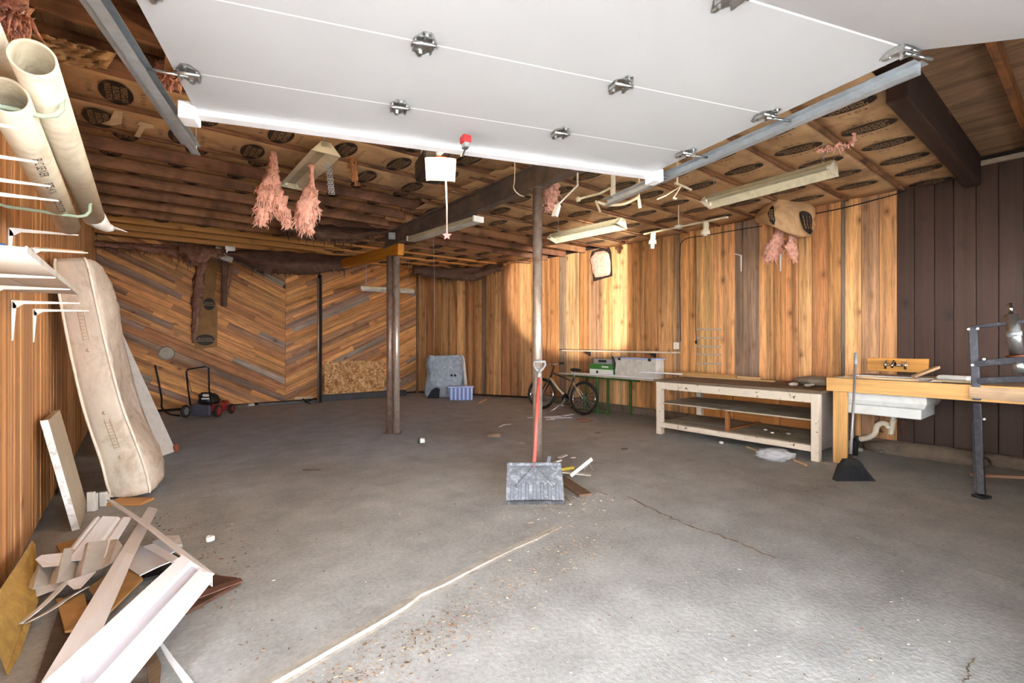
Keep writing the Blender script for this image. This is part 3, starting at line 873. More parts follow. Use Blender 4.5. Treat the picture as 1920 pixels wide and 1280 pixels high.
# top reinforcing strip
mb = MB(); mb.prism([dpt(-.004, -.012), dpt(1.004, -.012), dpt(1.004, .055), dpt(-.004, .055)], (0, 0, -.028)); mb.build('top_strut', M_whiteb, door)
mb = MB(); mb.prism([dpt(0, -.012), dpt(1, -.012), dpt(1, 0), dpt(0, 0)], (0, 0, .06)); mb.build('top_edge', M_whiteb, door)
for u in (-.01, 1.01):
    c = dpt(u, .03, ZDOOR - .02)
    mb = MB(); mb.box(c, (.075, .11, .085), Matrix.Rotation(-TH + .35, 3, 'Z'), .004); mb.build('top_bracket', M_whiteb, door)
    mb = MB(); mb.cyl(c, c + W(.12 if u > .5 else -.12, .03) , .008, 8); mb.build('roller_stem', M_steel, door)
def hinge(c, ux, uy, k=1.0):
    """stamped diamond hinge hanging under the panel"""
    mb = MB(); n = Vector((0, 0, -1))
    pts = [(0, .088), (.042, .03), (.042, -.022), (.015, -.072), (-.015, -.072), (-.042, -.022), (-.042, .03)]
    mb.prism([c + (ux * x + uy * y) * k for x, y in pts], n * .005)
    for sx in (-1, 1): mb.bar(c + (ux * .034 * sx + uy * .034) * k + n * .012, c + (ux * .034 * sx - uy * .024) * k + n * .012, .006, .024)
    mb.cyl(c + (ux * -.046 - uy * .024) * k + n * .018, c + (ux * .046 - uy * .024) * k + n * .018, .008, 8)
    mb.bar(c + (uy * .075) * k + n * .008, c + (uy * .05) * k + n * .008, .014, .012)
    mb.bar(c + (uy * -.062) * k + n * .008, c + (uy * -.045) * k + n * .008, .012, .012)
    return mb.build('hinge', M_steel, door)
for s in SS[1:]:
    ux = (dpt(1, s) - dpt(0, s)).normalized()
    for u in (.02, .345, .665, .975):
        uy = -(dpt(u, s + .2) - dpt(u, s)).normalized()
        hinge(dpt(u, s, ZDOOR - .001), ux, uy)
        if u in (.02, .975):
            e = dpt(-.035 if u < .5 else 1.035, s, ZDOOR - .012)
            mb = MB(); mb.cyl(dpt(u, s, ZDOOR - .02), e, .007, 8); mb.build('roller_stem', M_steel, door)
# tracks
def track(u, s0, s1, label):
    o = -.042 if u < .5 else .042
    p0 = dpt(u + o, s0, ZDOOR - .01); p1_ = dpt(u + o, s1, ZDOOR - .01)
    t = thing('door_track', (p0 + p1_) / 2, label, 'track', 'tracks of the garage door')
    sx = (dpt(1, .5) - dpt(0, .5)).normalized() * (1 if u > .5 else -1)
    mb = MB()
    mb.bar(p0 + sx * .022, p1_ + sx * .022, .003, .055)                       # web
    mb.bar(p0 + Vector((0, 0, -.026)), p1_ + Vector((0, 0, -.026)), .048, .003)  # lower lip
    mb.bar(p0 + Vector((0, 0, .026)), p1_ + Vector((0, 0, .026)), .048, .003)
    mb.build('channel', M_galv, t)
    mb = MB(); mb.bar(p0 + sx * .05 + Vector((0, 0, .03)), p1_ + sx * .05 + Vector((0, 0, .03)), .055, .004); mb.build('angle_iron', M_galv, t)
    return t, p0, sx
tk, pl, sx = track(0, -.52, 1.58, 'left galvanised track of the garage door above the pipes')
mb = MB(); mb.bar(pl + Vector((0, 0, 0)), pl + Vector((0, 0, ZJ - ZDOOR)), .03, .004, up=(1, 0, 0)); mb.build('hanger', M_galv, tk)
tk, pr, sx = track(1, -.66, 1.50, 'right galvanised track of the garage door beside the dangling fixtures')
mb = MB(); mb.bar(pr + (dpt(1, 0) - dpt(1, -1)) * .12 + Vector((0, 0, .02)), pr + (dpt(1, 0) - dpt(1, -1)) * .12 + Vector((0, 0, ZJ - ZDOOR)), .035, .004, up=(1, 0, 0)); mb.build('hanger', M_galv, tk)

# opener: rail above the door, motor housing, lit lens, pull cord
pc = dpt(.545, 0); od = (dpt(.545, 0) - dpt(.545, 1)).normalized()
mz = ZDOOR + .13
oc = D(826, 318, 3.42)
t = thing('garage_door_opener', oc, 'garage door opener with a glowing lamp lens hung behind the open door', 'door opener')
Ro = Matrix((Vector((od.y, -od.x, 0)), od, Vector((0, 0, 1)))).transposed()
mb = MB(); mb.box(oc + od * .24 + Vector((0, 0, .10)), (.2, .32, .16), Ro, .015); mb.build('motor_housing', M_black, t)
mb = MB(); mb.bar(dpt(.545, 1.4, mz), oc + od * .1 + Vector((0, 0, .14)), .03, .035); mb.build('rail', M_galv, t)
mb = MB()
Rl = Matrix.Rotation(-TH + .12, 3, 'Z')
def lens(u, v):
    x = (u - .5) * .215; z = (v - .5) * .15
    bow = -.035 * (1 - (2 * u - 1) ** 2) ** .5 * 1.0
    return oc + Rl @ Vector((x * (1 + .04 * (2 * v - 1)), bow, z + .006 * (2 * u - 1) ** 2))
mb.sheet(lens, 12, 8, Rl @ Vector((0, .05, 0)))
mb.build('lamp_lens', M_lamp, t)
mb = MB(); mb.box(oc + Rl @ Vector((.0, .06, .085)), (.1, .06, .06), Rl, .01); mb.build('lamp_socket', M_brass, t)
for sgn in (-1, 1):
    f0 = oc + od * .24 + Rl @ Vector((.08 * sgn, 0, .18))
    mb = MB(); mb.bar(f0, Vector((f0.x, f0.y, ZJ)), .03, .004, up=(1, 0, 0)); mb.build('hanger_strap', M_galv, t)
lt = bpy.data.lights.new('opener_bulb', 'POINT'); lt.energy = 45; lt.color = (1, .74, .42); lt.shadow_soft_size = .06
lo = bpy.data.objects.new('opener_bulb', lt); COL.objects.link(lo); lo.parent = t
lo.location = Rl @ Vector((0, -.12, .0))
tr = dpt(.545, -.01, ZDOOR + .0)
tr = D(873, 262, 2.60)
t2 = thing('release_trolley', tr, 'red emergency release trolley on the edge of the garage door', 'door trolley')
mb = MB(); mb.box(tr + Vector((0, 0, .0)), (.05, .06, .04), Ro, .006); mb.build('handle', M_redp, t2)
mb = MB(); mb.box(tr + Vector((0, 0, -.032)), (.035, .05, .03), Ro, .004); mb.bar(tr + Vector((0, 0, -.04)), D(866, 292, 2.92), .012, .012); mb.build('arm', M_steel, t2)
cp = D(836, 336, 3.4); ce = D(838, 436, 3.4)
t3 = thing('pull_cord', ce, 'pale pink pull cord with a star shaped knob hanging from the opener', 'pull cord')
mb = MB(); mb.tube([cp, cp.lerp(ce, .5) + Vector((.004, 0, 0)), ce], .006, 6); mb.build('cord', plain('pink_cord', srgb(206, 160, 150), .8), t3)
mb = MB()
st = []
for k in range(10):
    a = math.pi * 2 * k / 10 + math.pi / 2; rr_ = .034 if k % 2 == 0 else .015
    st.append(ce + Vector((CT, -ST, 0)) * (rr_ * math.cos(a)) + Vector((0, 0, rr_ * math.sin(a) - .02)))
mb.prism(st, Vector((ST, CT, 0)) * .014); mb.build('knob', plain('pink_knob', srgb(226, 120, 120), .5), t3)

# ------------------------------------------------------------------ light fixtures
def fixture(p0, p1, label, w=.16, name='light_fixture', style='vee', mat=M_cfix, roll=0.0, hang=None, groupn='unlit fluorescent fixtures'):
    """unlit strip fixture: channel body with two sloping reflector wings, open below"""
    p0 = Vector(p0); p1 = Vector(p1); x = (p1 - p0).normalized(); Ln = (p1 - p0).length
    y = Vector((0, 0, 1)).cross(x).normalized(); z = x.cross(y)
    Rr = Matrix.Rotation(roll, 3, x); y = Rr @ y; z = Rr @ z
    t = thing(name, (p0 + p1) / 2, label, 'light fixture', groupn)
    P = lambda u, a, b: p0 + x * (Ln * u) + y * a + z * b
    if style == 'vee':
        mb = MB(); mb.bar(P(0, 0, .03), P(1, 0, .03), w * .36, .05, up=z); mb.build('channel', M_refl, t)
        for s in (-1, 1):
            mb = MB(); mb.prism([P(0, s * w * .15, .01), P(0, s * w * .5, -.045), P(0, s * w * .5, -.05), P(0, s * w * .15, .003)], x * Ln)
            mb.build('reflector', mat, t)
        for u in (0.0, .985):
            mb = MB(); mb.prism([P(u, -w * .15, .055), P(u, w * .15, .055), P(u, w * .5, -.05), P(u, -w * .5, -.05)], x * (.015 * Ln)); mb.build('end_cap', mat, t)
        for s in (-1, 1):
            for u in (.03, .97):
                mb = MB(); mb.box(P(u, s * w * .22, -.02), (.02, .03, .035), Matrix((x, y, z)).transposed()); mb.build('lamp_holder', M_white_pl, t)
    else:   # enclosed box with white ends
        mb = MB(); mb.bar(P(0, 0, 0), P(1, 0, 0), w, .055, up=z, ch=.006); mb.build('housing', M_refl, t)
        for u in (-.012, 1.0):
            mb = MB(); mb.bar(P(u, 0, 0), P(u + .014, 0, 0), w * 1.06, .064, up=z); mb.build('end_cap', M_white_pl, t)
        mb = MB(); mb.bar(P(0, 0, -.03), P(1, 0, -.03), w * .9, .008, up=z); mb.build('diffuser', plain('frosted_lens', srgb(190, 186, 176), .4), t)
    if hang:
        for u in hang:
            a = P(u, 0, .05); top = Vector((a.x, a.y, ZJ))
            if top.z - a.z > .03:
                mb = MB()
                n = max(3, int((top.z - a.z) / .028))
                for k in range(n):
                    c = a.lerp(top, (k + .5) / n)
                    mb.torus(c, (1, 0, 0) if k % 2 else (0, 1, 0), .013, .0025, 10, 5)
                mb.build('hanging_chain', M_galv, t)
    return t
fixture(D(612, 277, 4.30), D(545, 345, 5.35), 'twin lamp fluorescent fixture dangling between the pink insulation tufts', .26, hang=(.05,))
fixture(D(896, 411, 5.35), D(772, 448, 6.6), 'flat boxed fluorescent fixture with white ends under the dark beam', .13, style='box')
fixture(D(676, 541, 10.6), D(776, 546, 11.2), 'distant pale strip light hung before the back wall behind the paired posts', .12, mat=M_whited, hang=(.1, .9))
fixture(D(1168, 417, 6.35), D(1034, 446, 7.45), 'bent cream fluorescent fixture hanging to the right of the front post', .22, hang=(.9,), roll=.25)
fixture(D(1566, 312, 4.45), D(1322, 378, 5.55), 'long cream fluorescent fixture near the dark board wall', .2, hang=(.08, .92), roll=.3)
# loose chain beside the dangling fixture
mb = MB(); a = D(612, 296, 4.6); b_ = D(619, 362, 4.6)
for s in (0, .03):
    for k in range(17):
        c = a.lerp(b_, k / 16) + Vector((CT, -ST, 0)) * s
        mb.torus(c, (1, .3, 0) if k % 2 else (0, 1, .2), .014, .003, 10, 5)
mb.build('chain', M_galv, label='doubled loop of steel chain hanging beside the dangling fixture', cat='chain')

# track light with two heads, on the right
t0 = D(1208, 439, 7.2); t1 = D(1364, 407, 5.9)
tl = thing('track_light', (t0 + t1) / 2, 'white track light with two spotlight heads above the workbench', 'track light')
mb = MB(); mb.bar(t0, t1, .035, .022); mb.build('rail', M_cfix, tl)
mid = t0.lerp(t1, .46)
mb = MB(); mb.cyl(mid + Vector((0, 0, -.012)), mid + Vector((0, 0, .025)), .055, 14); mb.build('feed_box', M_white_pl, tl)
mb = MB(); mb.cyl(mid, Vector((mid.x, mid.y, ZJ)), .008, 8); mb.build('drop_rod', M_cfix, tl)
for u, yy in ((.15, 458), (.8, 432)):
    c = t0.lerp(t1, u)
    s = 1.0
    mb = MB(); mb.bar(c, c + Vector((0, 0, -.1)), .016, .016, up=(1, 0, 0)); hd = mb.build('head_stem', M_cfix, tl)
    c2 = c + Vector((-.03, .02, -.10))
    mb = MB(); mb.lathe([(0, .09), (.028, .09), (.032, .04), (.032, 0), (.055, -.03), (.058, -.075), (.045, -.08), (.04, -.05), (0, -.05)], c2, n=16); mb.build('spot_head', M_cfix, tl)
    mb = MB(); mb.lathe([(0, -.075), (.03, -.075), (.026, -.14), (0, -.145)] if u < .5 else [(0, -.06), (.035, -.06), (.03, -.085), (0, -.09)], c2, n=12); mb.build('bulb', M_white_pl, tl)

# ------------------------------------------------------------------ left side: pipes, hooks, brackets, shelf
def big_pipe(p0, p1, ro, label, text=False):
    t = thing('plastic_pipe', (p0 + p1) / 2, label, 'pipe', 'plastic pipes on the wall hooks')
    mb = MB(); mb.pipe(p0, p1, ro, ro - .006); o = mb.build('tube', M_pvc, t)
    mb = MB(); d = (p1 - p0)
    mb.pipe(p0 + d * .002, p0 + d * .95, ro - .0055, ro - .0075); mb.build('inner_surface', M_pvci, t)
    mb = MB(); mb.cyl(p0 + d * .6, p0 + d * .605, ro - .008, 20); mb.build('packing', M_pvci, t)
    return t
pa = D(61, 108, 1.42); pb = D(176, 408, 2.95)
pipe_r = big_pipe(pa, pb, .056, 'fat cream plastic pipe with its open end nearest the insulation')
pa2 = D(10, 178, 1.47); pb2 = D(128, 422, 2.85)
pipe_l = big_pipe(pa2, pb2, .056, 'grey white plastic pipe lying against the wall beside the cream one')
pa3 = D(-40, 40, 1.35); pb3 = D(8, 135, 1.75)
big_pipe(pa3, pb3, .045, 'short white pipe tucked above the others at the picture edge')
# lettering along the left pipe
ax = (pb2 - pa2).normalized()
for word, u in (('PVC SEWER', .30), ('PIPE 4 IN', .46), ('ASTM D 2729', .63)):
    vs, fs = text_mesh(word, .042); mid = pa2.lerp(pb2, u)
    tocam = (EYE - mid); tocam = (tocam - ax * tocam.dot(ax)).normalized(); side_ax = ax.cross(tocam)
    mb = MB()
    mb.add([mid + ax * v.x + (tocam * math.cos(v.y / .056) - side_ax * math.sin(v.y / .056)) * .0568 for v in vs], fs)
    mb.build('lettering', M_ink, pipe_l)
# taped rag at the end of the pipe
mb = MB(); e = pb
mb.tube([e - (pb - pa).normalized() * .06, e + Vector((.02, .05, -.01)), e + Vector((.06, .10, -.035)), e + Vector((.08, .12, -.03))], [.058, .05, .03, .022], 12)
mb.tube([e + Vector((.08, .12, -.03)), e + Vector((.14, .12, -.035))], [.012, .003], 6)
mb.tube([e + Vector((.07, .11, -.02)), e + Vector((.16, .09, -.05))], [.01, .002], 6)
mb.build('plastic_wrap', M_whited, pipe_r)
mb = MB(); mb.tube([D(-6, 195, 1.5), D(60, 306, 2.0), D(133, 437, 2.9)], .009, 8)
mb.build('metal_conduit', M_galv, label='thin grey conduit running under the plastic pipes', cat='conduit')
def hook(Y, z, xt, label, tip):
    t = thing('storage_hook', (XL + .02, Y, z), label, 'hook', 'vinyl coated storage hooks')
    pts = [(XL + .02, Y, z + .12), (XL + .03, Y, z + .01), (XL + .1, Y, z - .005), (xt - .04, Y, z - .012), (xt - .01, Y, z), (xt + .005, Y, z + .025), (xt + .005, Y, z + .06)]
    mb = MB(); mb.tube(pts, .0085, 10); mb.build('arm', M_greenh, t)
    mb = MB(); mb.cyl((xt + .005, Y, z + .058), (xt + .005, Y, z + .075), .0105, 10); mb.build('tip', tip, t)
    mb = MB(); mb.box((XL + .024, Y, z + .1), (.01, .03, .1)); mb.build('wall_plate', M_greenh, t)
hp = D(112, 218, 1.60); hook(hp.y, hp.z, hp.x, 'grey green hook with a yellow tip under the pipe mouths', M_yellow)
hp = D(166, 404, 2.55); hook(hp.y, hp.z, hp.x, 'grey green hook under the far end of the pipes', M_greenh)
def bracket(Y, z, label, legz=.24, Ln=.3, rot=False, wallx=None, face=1):
    t = thing('shelf_bracket', (XL + .02, Y, z), label, 'bracket', 'white steel shelf brackets')
    x0 = XL + .02 if wallx is None else wallx
    mb = MB()
    mb.prism([(x0, Y - .011, z), (x0 + face * Ln, Y - .004, z), (x0 + face * Ln, Y + .004, z), (x0, Y + .011, z)], (0, 0, -.004))
    mb.prism([(x0, Y - .003, z), (x0 + face * Ln, Y - .003, z), (x0 + face * Ln, Y - .003, z - .006), (x0 + face * .05, Y - .003, z - .02), (x0 + face * .02, Y - .003, z - .045), (x0, Y - .003, z - .05)], (0, .006, 0))
    mb.build('arm', M_white_pl, t)
    mb = MB()
    mb.prism([(x0, Y - .011, z), (x0, Y + .011, z), (x0, Y + .004, z - legz), (x0, Y - .004, z - legz)], (face * .004, 0, 0))
    mb.prism([(x0, Y - .003, z), (x0 + face * .02, Y - .003, z - .03), (x0 + face * .006, Y - .003, z - legz), (x0, Y - .003, z - legz)], (0, .006, 0))
    mb.build('leg', M_white_pl, t)
def yb_(px, py, x=XL + .02): return PX(px, py, x)
for tip, py, lab in ((35, 262, 'white bracket arm highest at the left picture edge'), (70, 332, 'white bracket arm second from the top at the left edge'), (95, 370, 'white bracket arm third from the top at the left edge'), (110, 405, 'thin white bracket arm just above the large upper bracket')):
    p = yb_(tip, py, XL + .32); bracket(p.y, 2.05, lab)
p = yb_(16, 424); bracket(p.y, 2.06, 'large white bracket standing above the near end of the white shelf')
p = yb_(58, 466); bracket(p.y, 2.06, 'white bracket above the shelf beside the wooden batten')
p4b = p
p = yb_(22, 566); bracket(p.y, 1.645, 'white bracket below the shelf, the one nearer the picture edge')
p = yb_(62, 582); bracket(p.y, 1.635, 'lower white bracket between the shelf and the mattress')
for Y in (2.9, 3.5): bracket(Y, 1.685, 'white bracket carrying the white shelf, %s one' % ('near' if Y < 3 else 'far'))
c = Vector((XL + .17, p4b.y + .14, 2.075))
mb = MB(); mb.box(c, (.24, .05, .025), None, .003)
mb.box(c + Vector((-.12, 0, -.01)), (.06, .05, .04))
mb.build('wooden_batten', M_lumber, grain=(1, 0, 0), color=srgb(214, 164, 112), label='short pale wooden batten on the wall above the shelf', cat='batten')
# white shelf
sh = thing('wall_shelf', (XL + .17, 3.1, 1.69), 'white wall shelf of two boards seen from underneath at left', 'shelf')
for i, (x0, x1, zz) in enumerate(((XL + .025, XL + .14, 1.69), (XL + .142, XL + .315, 1.692))):
    mb = MB(); mb.box(((x0 + x1) / 2, 3.1, zz + .009), (x1 - x0, 1.78, .018), None, .003); mb.build('board', plain('shelf_laminate', srgb(206, 196, 184), .5, 0, .05, 5) if i == 0 else bpy.data.materials['shelf_laminate'], sh)
mb = MB(); mb.box((XL + .317, 3.1, 1.701), (.006, 1.78, .024)); mb.build('front_edging', M_whited, sh)
mb = MB(); mb.ell(PX(2, 440, XL + .2) + Vector((0, 0, 0)), (.02, .03, .02)); 
bl = PX(3, 446, XL + .2)
mb = MB(); mb.lathe([(0, 0), (.022, 0), (.024, .03), (.015, .045), (.012, .06), (0, .06)], (bl.x, bl.y, 1.711), n=14)
mb.build('spray_cap', plain('blue_cap', srgb(36, 92, 150), .4), label='small blue cap standing on the white shelf', cat='cap')

# ------------------------------------------------------------------ mattress
def smooth_path(pts, n):
    out = []
    m = len(pts) - 1
    for i in range(n + 1):
        s = i / n * m; k = min(int(s), m - 1); u = s - k
        p0 = pts[max(k - 1, 0)]; p1_ = pts[k]; p2_ = pts[k + 1]; p3_ = pts[min(k + 2, m)]
        out.append(.5 * ((2 * p1_) + (p2_ - p0) * u + (2 * p0 - 5 * p1_ + 4 * p2_ - p3_) * u * u + (3 * p1_ - p0 - 3 * p2_ + p3_) * u ** 3))
    return out
ctr = [D(246, 930, 4.20), D(228, 862, 4.18), D(195, 770, 4.12), D(167, 660, 4.04), D(146, 560, 3.96), D(131, 484, 3.9)]
path = smooth_path(ctr, 28)
dep = Vector((ST * .86 + CT * -.50, CT * .86 + ST * .50, 0)).normalized()   # depth direction of the mattress
mt = thing('mattress', (path[0].x, path[0].y, 0), 'stained old mattress propped upright against the left wall', 'mattress')
WD = .80
def msec(i, a):
    p = path[i]; t = (path[min(i + 1, 28)] - path[max(i - 1, 0)]).normalized()
    s = Vector((CT, -ST, 0)); s = (s - t * s.dot(t)).normalized()
    half = (.19 - .0019 * i) * (1.0 if 2 < i < 27 else (.88 if i in (0, 28) else .96))
    bul = .03 + .07 * math.exp(-((i - 4) / 4.0) ** 2) + .05 * math.exp(-((i - 22) / 4.0) ** 2) - .075 * math.exp(-((i - 11) / 4.5) ** 2)
    return p, s, half, bul
vs = []; fs = []; prof = []
NP = 28
for i in range(29):
    p, s, half, bul = msec(i, 0)
    ring = []; WDi = WD * (1 - .5 * max(0, (i - 24) / 4) ** 2 - .12 * max(0, (3 - i) / 3))
    # front band
    for k in range(7):
        u = -1 + 2 * k / 6; ring.append(p + s * (half * u) + dep * (-.012 * (1 - u * u)))
    for k in range(1, 8):      # right quilted face
        v = k / 8; w = half + bul * math.sin(math.pi * v) + .022 * noise.noise(Vector((i * .55, k * .9, 0))) + .008 * math.sin(i * 1.9 + k * 1.7)
        ring.append(p + s * w + dep * (WDi * v))
    for k in range(7):
        u = 1 - 2 * k / 6; ring.append(p + s * (half * u) + dep * WDi)
    for k in range(7, 0, -1):
        v = k / 8; w = half + bul * math.sin(math.pi * v) + .012 * math.sin(i * 1.1 + k * 2.1)
        ring.append(p - s * w + dep * (WDi * v))
    prof.append(ring)
mb = MB(); n = len(prof[0])
fr = []; 
for ring in prof: vs += ring
for i in range(28):
    for k in range(n):
        l = (k + 1) % n; fs.append((i * n + k, i * n + l, (i + 1) * n + l, (i + 1) * n + k))
mb.add(vs, fs, 0, True)
mb.m = [0 if (j % n) < 6 or 13 <= (j % n) < 20 else 1 for j in range(len(fs))]
o = len(mb.v)
mb.f.append(list(range(n))); mb.m.append(0); mb.s.append(False)
mb.f.append([28 * n + k for k in range(n)]); mb.m.append(0); mb.s.append(False)
mb.v = [Vector((p.x, p.y, max(p.z, .024))) for p in mb.v]
mb.build('body', [M_mattr, M_quilt], mt)
for u, dd in ((-1, 0), (1, 0)):
    mb = MB(); pts = []
    for i in range(29):
        p, s, half, bul = msec(i, 0); q = p + s * (half * u) + dep * -.004; q.z = max(q.z, .03); pts.append(q)
    mb.tube(pts, .011, 8); mb.build('piping', M_mattr, mt)
M_faint = plain('faded_print', srgb(166, 140, 112), .9, 0, .1, 20)
for i0, i1 in ((6, 11), (17, 22)):
    mb = MB(); pa_, s, half, _ = msec(i0, 0); pb_, s2, h2, _ = msec(i1, 0)
    for q in (-.024, .024):
        mb.bar(pa_.lerp(pb_, .2) + s * q - dep * .0135, pb_.lerp(pa_, .15) + s * q - dep * .0135, .004, .003, up=dep)
    for k in range(9):
        c = pa_.lerp(pb_, .22 + k * .07); mb.bar(c - s * .012 - dep * .0135, c + s * .012 - dep * .0135, .003, .012, up=dep)
    for w in (0, 1):
        c = pa_.lerp(pb_, w)
        mb.torus(c - dep * .012, dep, .012, .004, 12, 5)
    mb.build('printed_marks', M_faint, mt)
# handles / ventilation buttons
mb = MB(); wb_ = D(244, 950, 4.12)
mb.box((wb_.x, wb_.y, .011), (.30, .16, .022), Matrix.Rotation(-TH, 3, 'Z'), .003)
mb.build('wood_block', M_lumber, grain=(CT, -ST, 0), color=srgb(196, 142, 84), label='thin wooden block wedged under the foot of the mattress', cat='wood block')

# white foam panel behind the mattress
r0 = G(330, 848); r1 = D(224, 612, 6.05)
wv = (G(284, 864) - G(330, 848)) * 1.15
n_ = (r1 - r0).cross(wv).normalized()
if n_.dot(EYE - r0) < 0: n_ = -n_
pf = thing('foam_panel', (r0 + r1) / 2, 'tall white foam board leaning beyond the mattress with a broken corner', 'panel')
mb = MB(); mb.prism([r0 + Vector((0, 0, .02)), r1, r1 + wv, r0 + wv + Vector((0, 0, .02))], -n_ * .05); mb.build('board', M_foam, pf)
mb = MB(); c = r0 + Vector((0, 0, .06)); mb.ell(c, (.035, .05, .06), None, 10, 6, fn=lambda p: 1 + .3 * noise.noise(p * 3)); mb.build('broken_corner', plain('rusty_corner', srgb(140, 78, 52), .8, 0, .3, 20), pf)

# door panel leaning on the left wall
yA, yB_ = 4.78, 5.45
q = [(-.33, yA, .005), (-.50, yA, .83), (-.50, yB_, .83), (-.33, yB_, .005)]
dp = thing('cabinet_panel', (-.4, 5.1, 0), 'white edged beige panel leaning on the left wall beside the mattress', 'panel')
mb = MB(); mb.prism(q, (-.035, 0, -.004)); mb.build('board', plain('beige_panel', srgb(196, 180, 156), .6, 0, .08, 5), dp)
mb = MB(); mb.prism([(-.33, yA - .012, .004), (-.50, yA - .012, .835), (-.542, yA - .012, .83), (-.372, yA - .012, 0)], (0, .012, 0)); mb.build('edge_strip', plain('worn_white_edge', srgb(228, 226, 222), .5, 0, .1, 10, srgb(110, 96, 84), .7, 12), dp)
# thin books / slats standing behind it
for x, y, hh, lab in ((171, 958, .16, 'thin white slat standing beside the beige panel'), (194, 948, .12, 'short white slat standing at the foot of the mattress')):
    g = G(x, y); mb = MB(); mb.box((g.x, g.y, hh / 2), (.05, .03, hh), Matrix.Rotation(-.5, 3, 'Z'), .003)
    mb.box((g.x + .03, g.y + .01, hh / 2 - .01), (.012, .03, hh - .02), Matrix.Rotation(-.5, 3, 'Z'))
    mb.build('trim_slat', M_whited, label=lab, cat='slat')

# ------------------------------------------------------------------ pile of trim on the left
def pxslab(name, pts, th, mat, label, cat, color=None, grain=None, parent=None, group=None):
    """flat piece: each corner is (x, y, height above the floor); thickness goes down"""
    P_ = [G(*p) for p in pts]
    n = (P_[1] - P_[0]).cross(P_[2] - P_[0]).normalized()
    if n.z < 0: n = -n
    mb = MB(); mb.prism(P_, -n * th)
    g = (P_[1] - P_[0]) if grain else None
    return mb.build(name, mat, parent, grain=g, color=color, label=label, cat=cat, group=group)
def strip3(p0, p1, w0, w1, prof, th):
    """long folded strip: prof is list of (across -.5..5, rise)"""
    pass
def folded(name, e0, e1, prof, mats, th=.004):
    """sheet between two cross lines e0=(a,b) and e1=(a,b) with a stepped profile: list of (u, rise, matindex)"""
    a0, b0 = e0; a1, b1 = e1
    up = Vector((0, 0, 1)); nrm = (b0 - a0).cross(a1 - a0).normalized()
    if nrm.z < 0: nrm = -nrm
    mb = MB()
    for k in range(len(prof) - 1):
        u0, h0, mi = prof[k]; u1, h1, _ = prof[k + 1]
        q = [a0.lerp(b0, u0) + nrm * h0, a0.lerp(b0, u1) + nrm * h1, a1.lerp(b1, u1) + nrm * h1, a1.lerp(b1, u0) + nrm * h0]
        mb.prism(q, -nrm * th, mi)
    return mb

# flat things first
pxslab('plank', [(62, 1290, .03), (180, 1290, .03), (205, 1130, .03), (118, 1118, .03)], .022, M_old, 'dark speckled board flat on the floor under the trim pile', 'board', srgb(92, 76, 64), True)
pxslab('wood_scrap', [(335, 1140, .022), (350, 1146, .022), (452, 1090, .022), (444, 1082, .03), (392, 1076, .022), (330, 1122, .022)], .018, M_old, 'dark brown splintered plank poking out right of the white trim', 'plank', srgb(86, 58, 46), True)
pxslab('wood_scrap', [(352, 1128, .03), (456, 1088, .03), (450, 1082, .03), (346, 1120, .03)], .006, M_old, 'thin reddish splinter lying on the dark brown plank', 'splinter', srgb(112, 78, 66), True)
pxslab('insulation_board', [(12, 1262, .01), (66, 1110, .10), (60, 1012, .16), (30, 1060, .2), (-30, 1150, .22)], .04, plain('yellow_insulation_board', srgb(196, 158, 84), .9, 0, .15, 14, srgb(150, 116, 60), .5, 7, bump=.5), 'crumbling yellow insulation board leaning at the foot of the left wall', 'insulation board')
pxslab('wood_scrap', [(150, 1008, .05), (105, 1020, .05), (118, 1040, .05), (160, 1032, .05)], .02, M_card, 'small tan block behind the ribbed siding', 'wood scrap', None)
pxslab('cardboard_sheet', [(232, 1052, .06), (268, 1084, .06), (205, 1146, .06), (165, 1102, .06)], .012, M_card, 'tan cardboard square under the crossing white strip', 'cardboard')
pxslab('cardboard_sheet', [(105, 1122, .05), (158, 1112, .05), (172, 1175, .05), (122, 1182, .05)], .012, M_card, 'folded tan cardboard beside the curled vinyl strip', 'cardboard')
pxslab('wood_scrap', [(270, 1215, .02), (285, 1205, .02), (302, 1245, .02), (298, 1300, .02), (282, 1300, .02)], .02, M_old, 'weathered grey wood offcut at the lower end of the trim', 'wood scrap', srgb(132, 108, 84), True)
pxslab('wood_scrap', [(240, 1232, .012), (268, 1218, .012), (290, 1300, .012), (250, 1300, .012)], .012, M_old, 'flat grey board under the trim at the picture bottom', 'board', srgb(150, 142, 132), True)
# white strips
pxslab('trim_strip', [(290, 1192, .05), (302, 1200, .05), (330, 1238, .04), (372, 1290, .02), (350, 1290, .02), (316, 1240, .04)], .006, M_whiteb, 'thin bent white strip pointing to the bottom of the picture', 'trim strip')
# ribbed siding piece
e0 = (G(178, 970, .20), G(246, 972, .16)); e1 = (G(108, 1055, .14), G(196, 1052, .12))
folded('siding_panel', e0, e1, [(0, 0, 0), (.08, .012, 0), (.14, .0, 1), (.2, .012, 0), (.62, .012, 0), (.7, 0, 1), (.78, .012, 0), (.95, .012, 0), (1, 0, 1)], None).build('siding_panel', [M_whiteb, M_whited], label='ribbed white siding panel at the top of the trim pile', cat='siding')
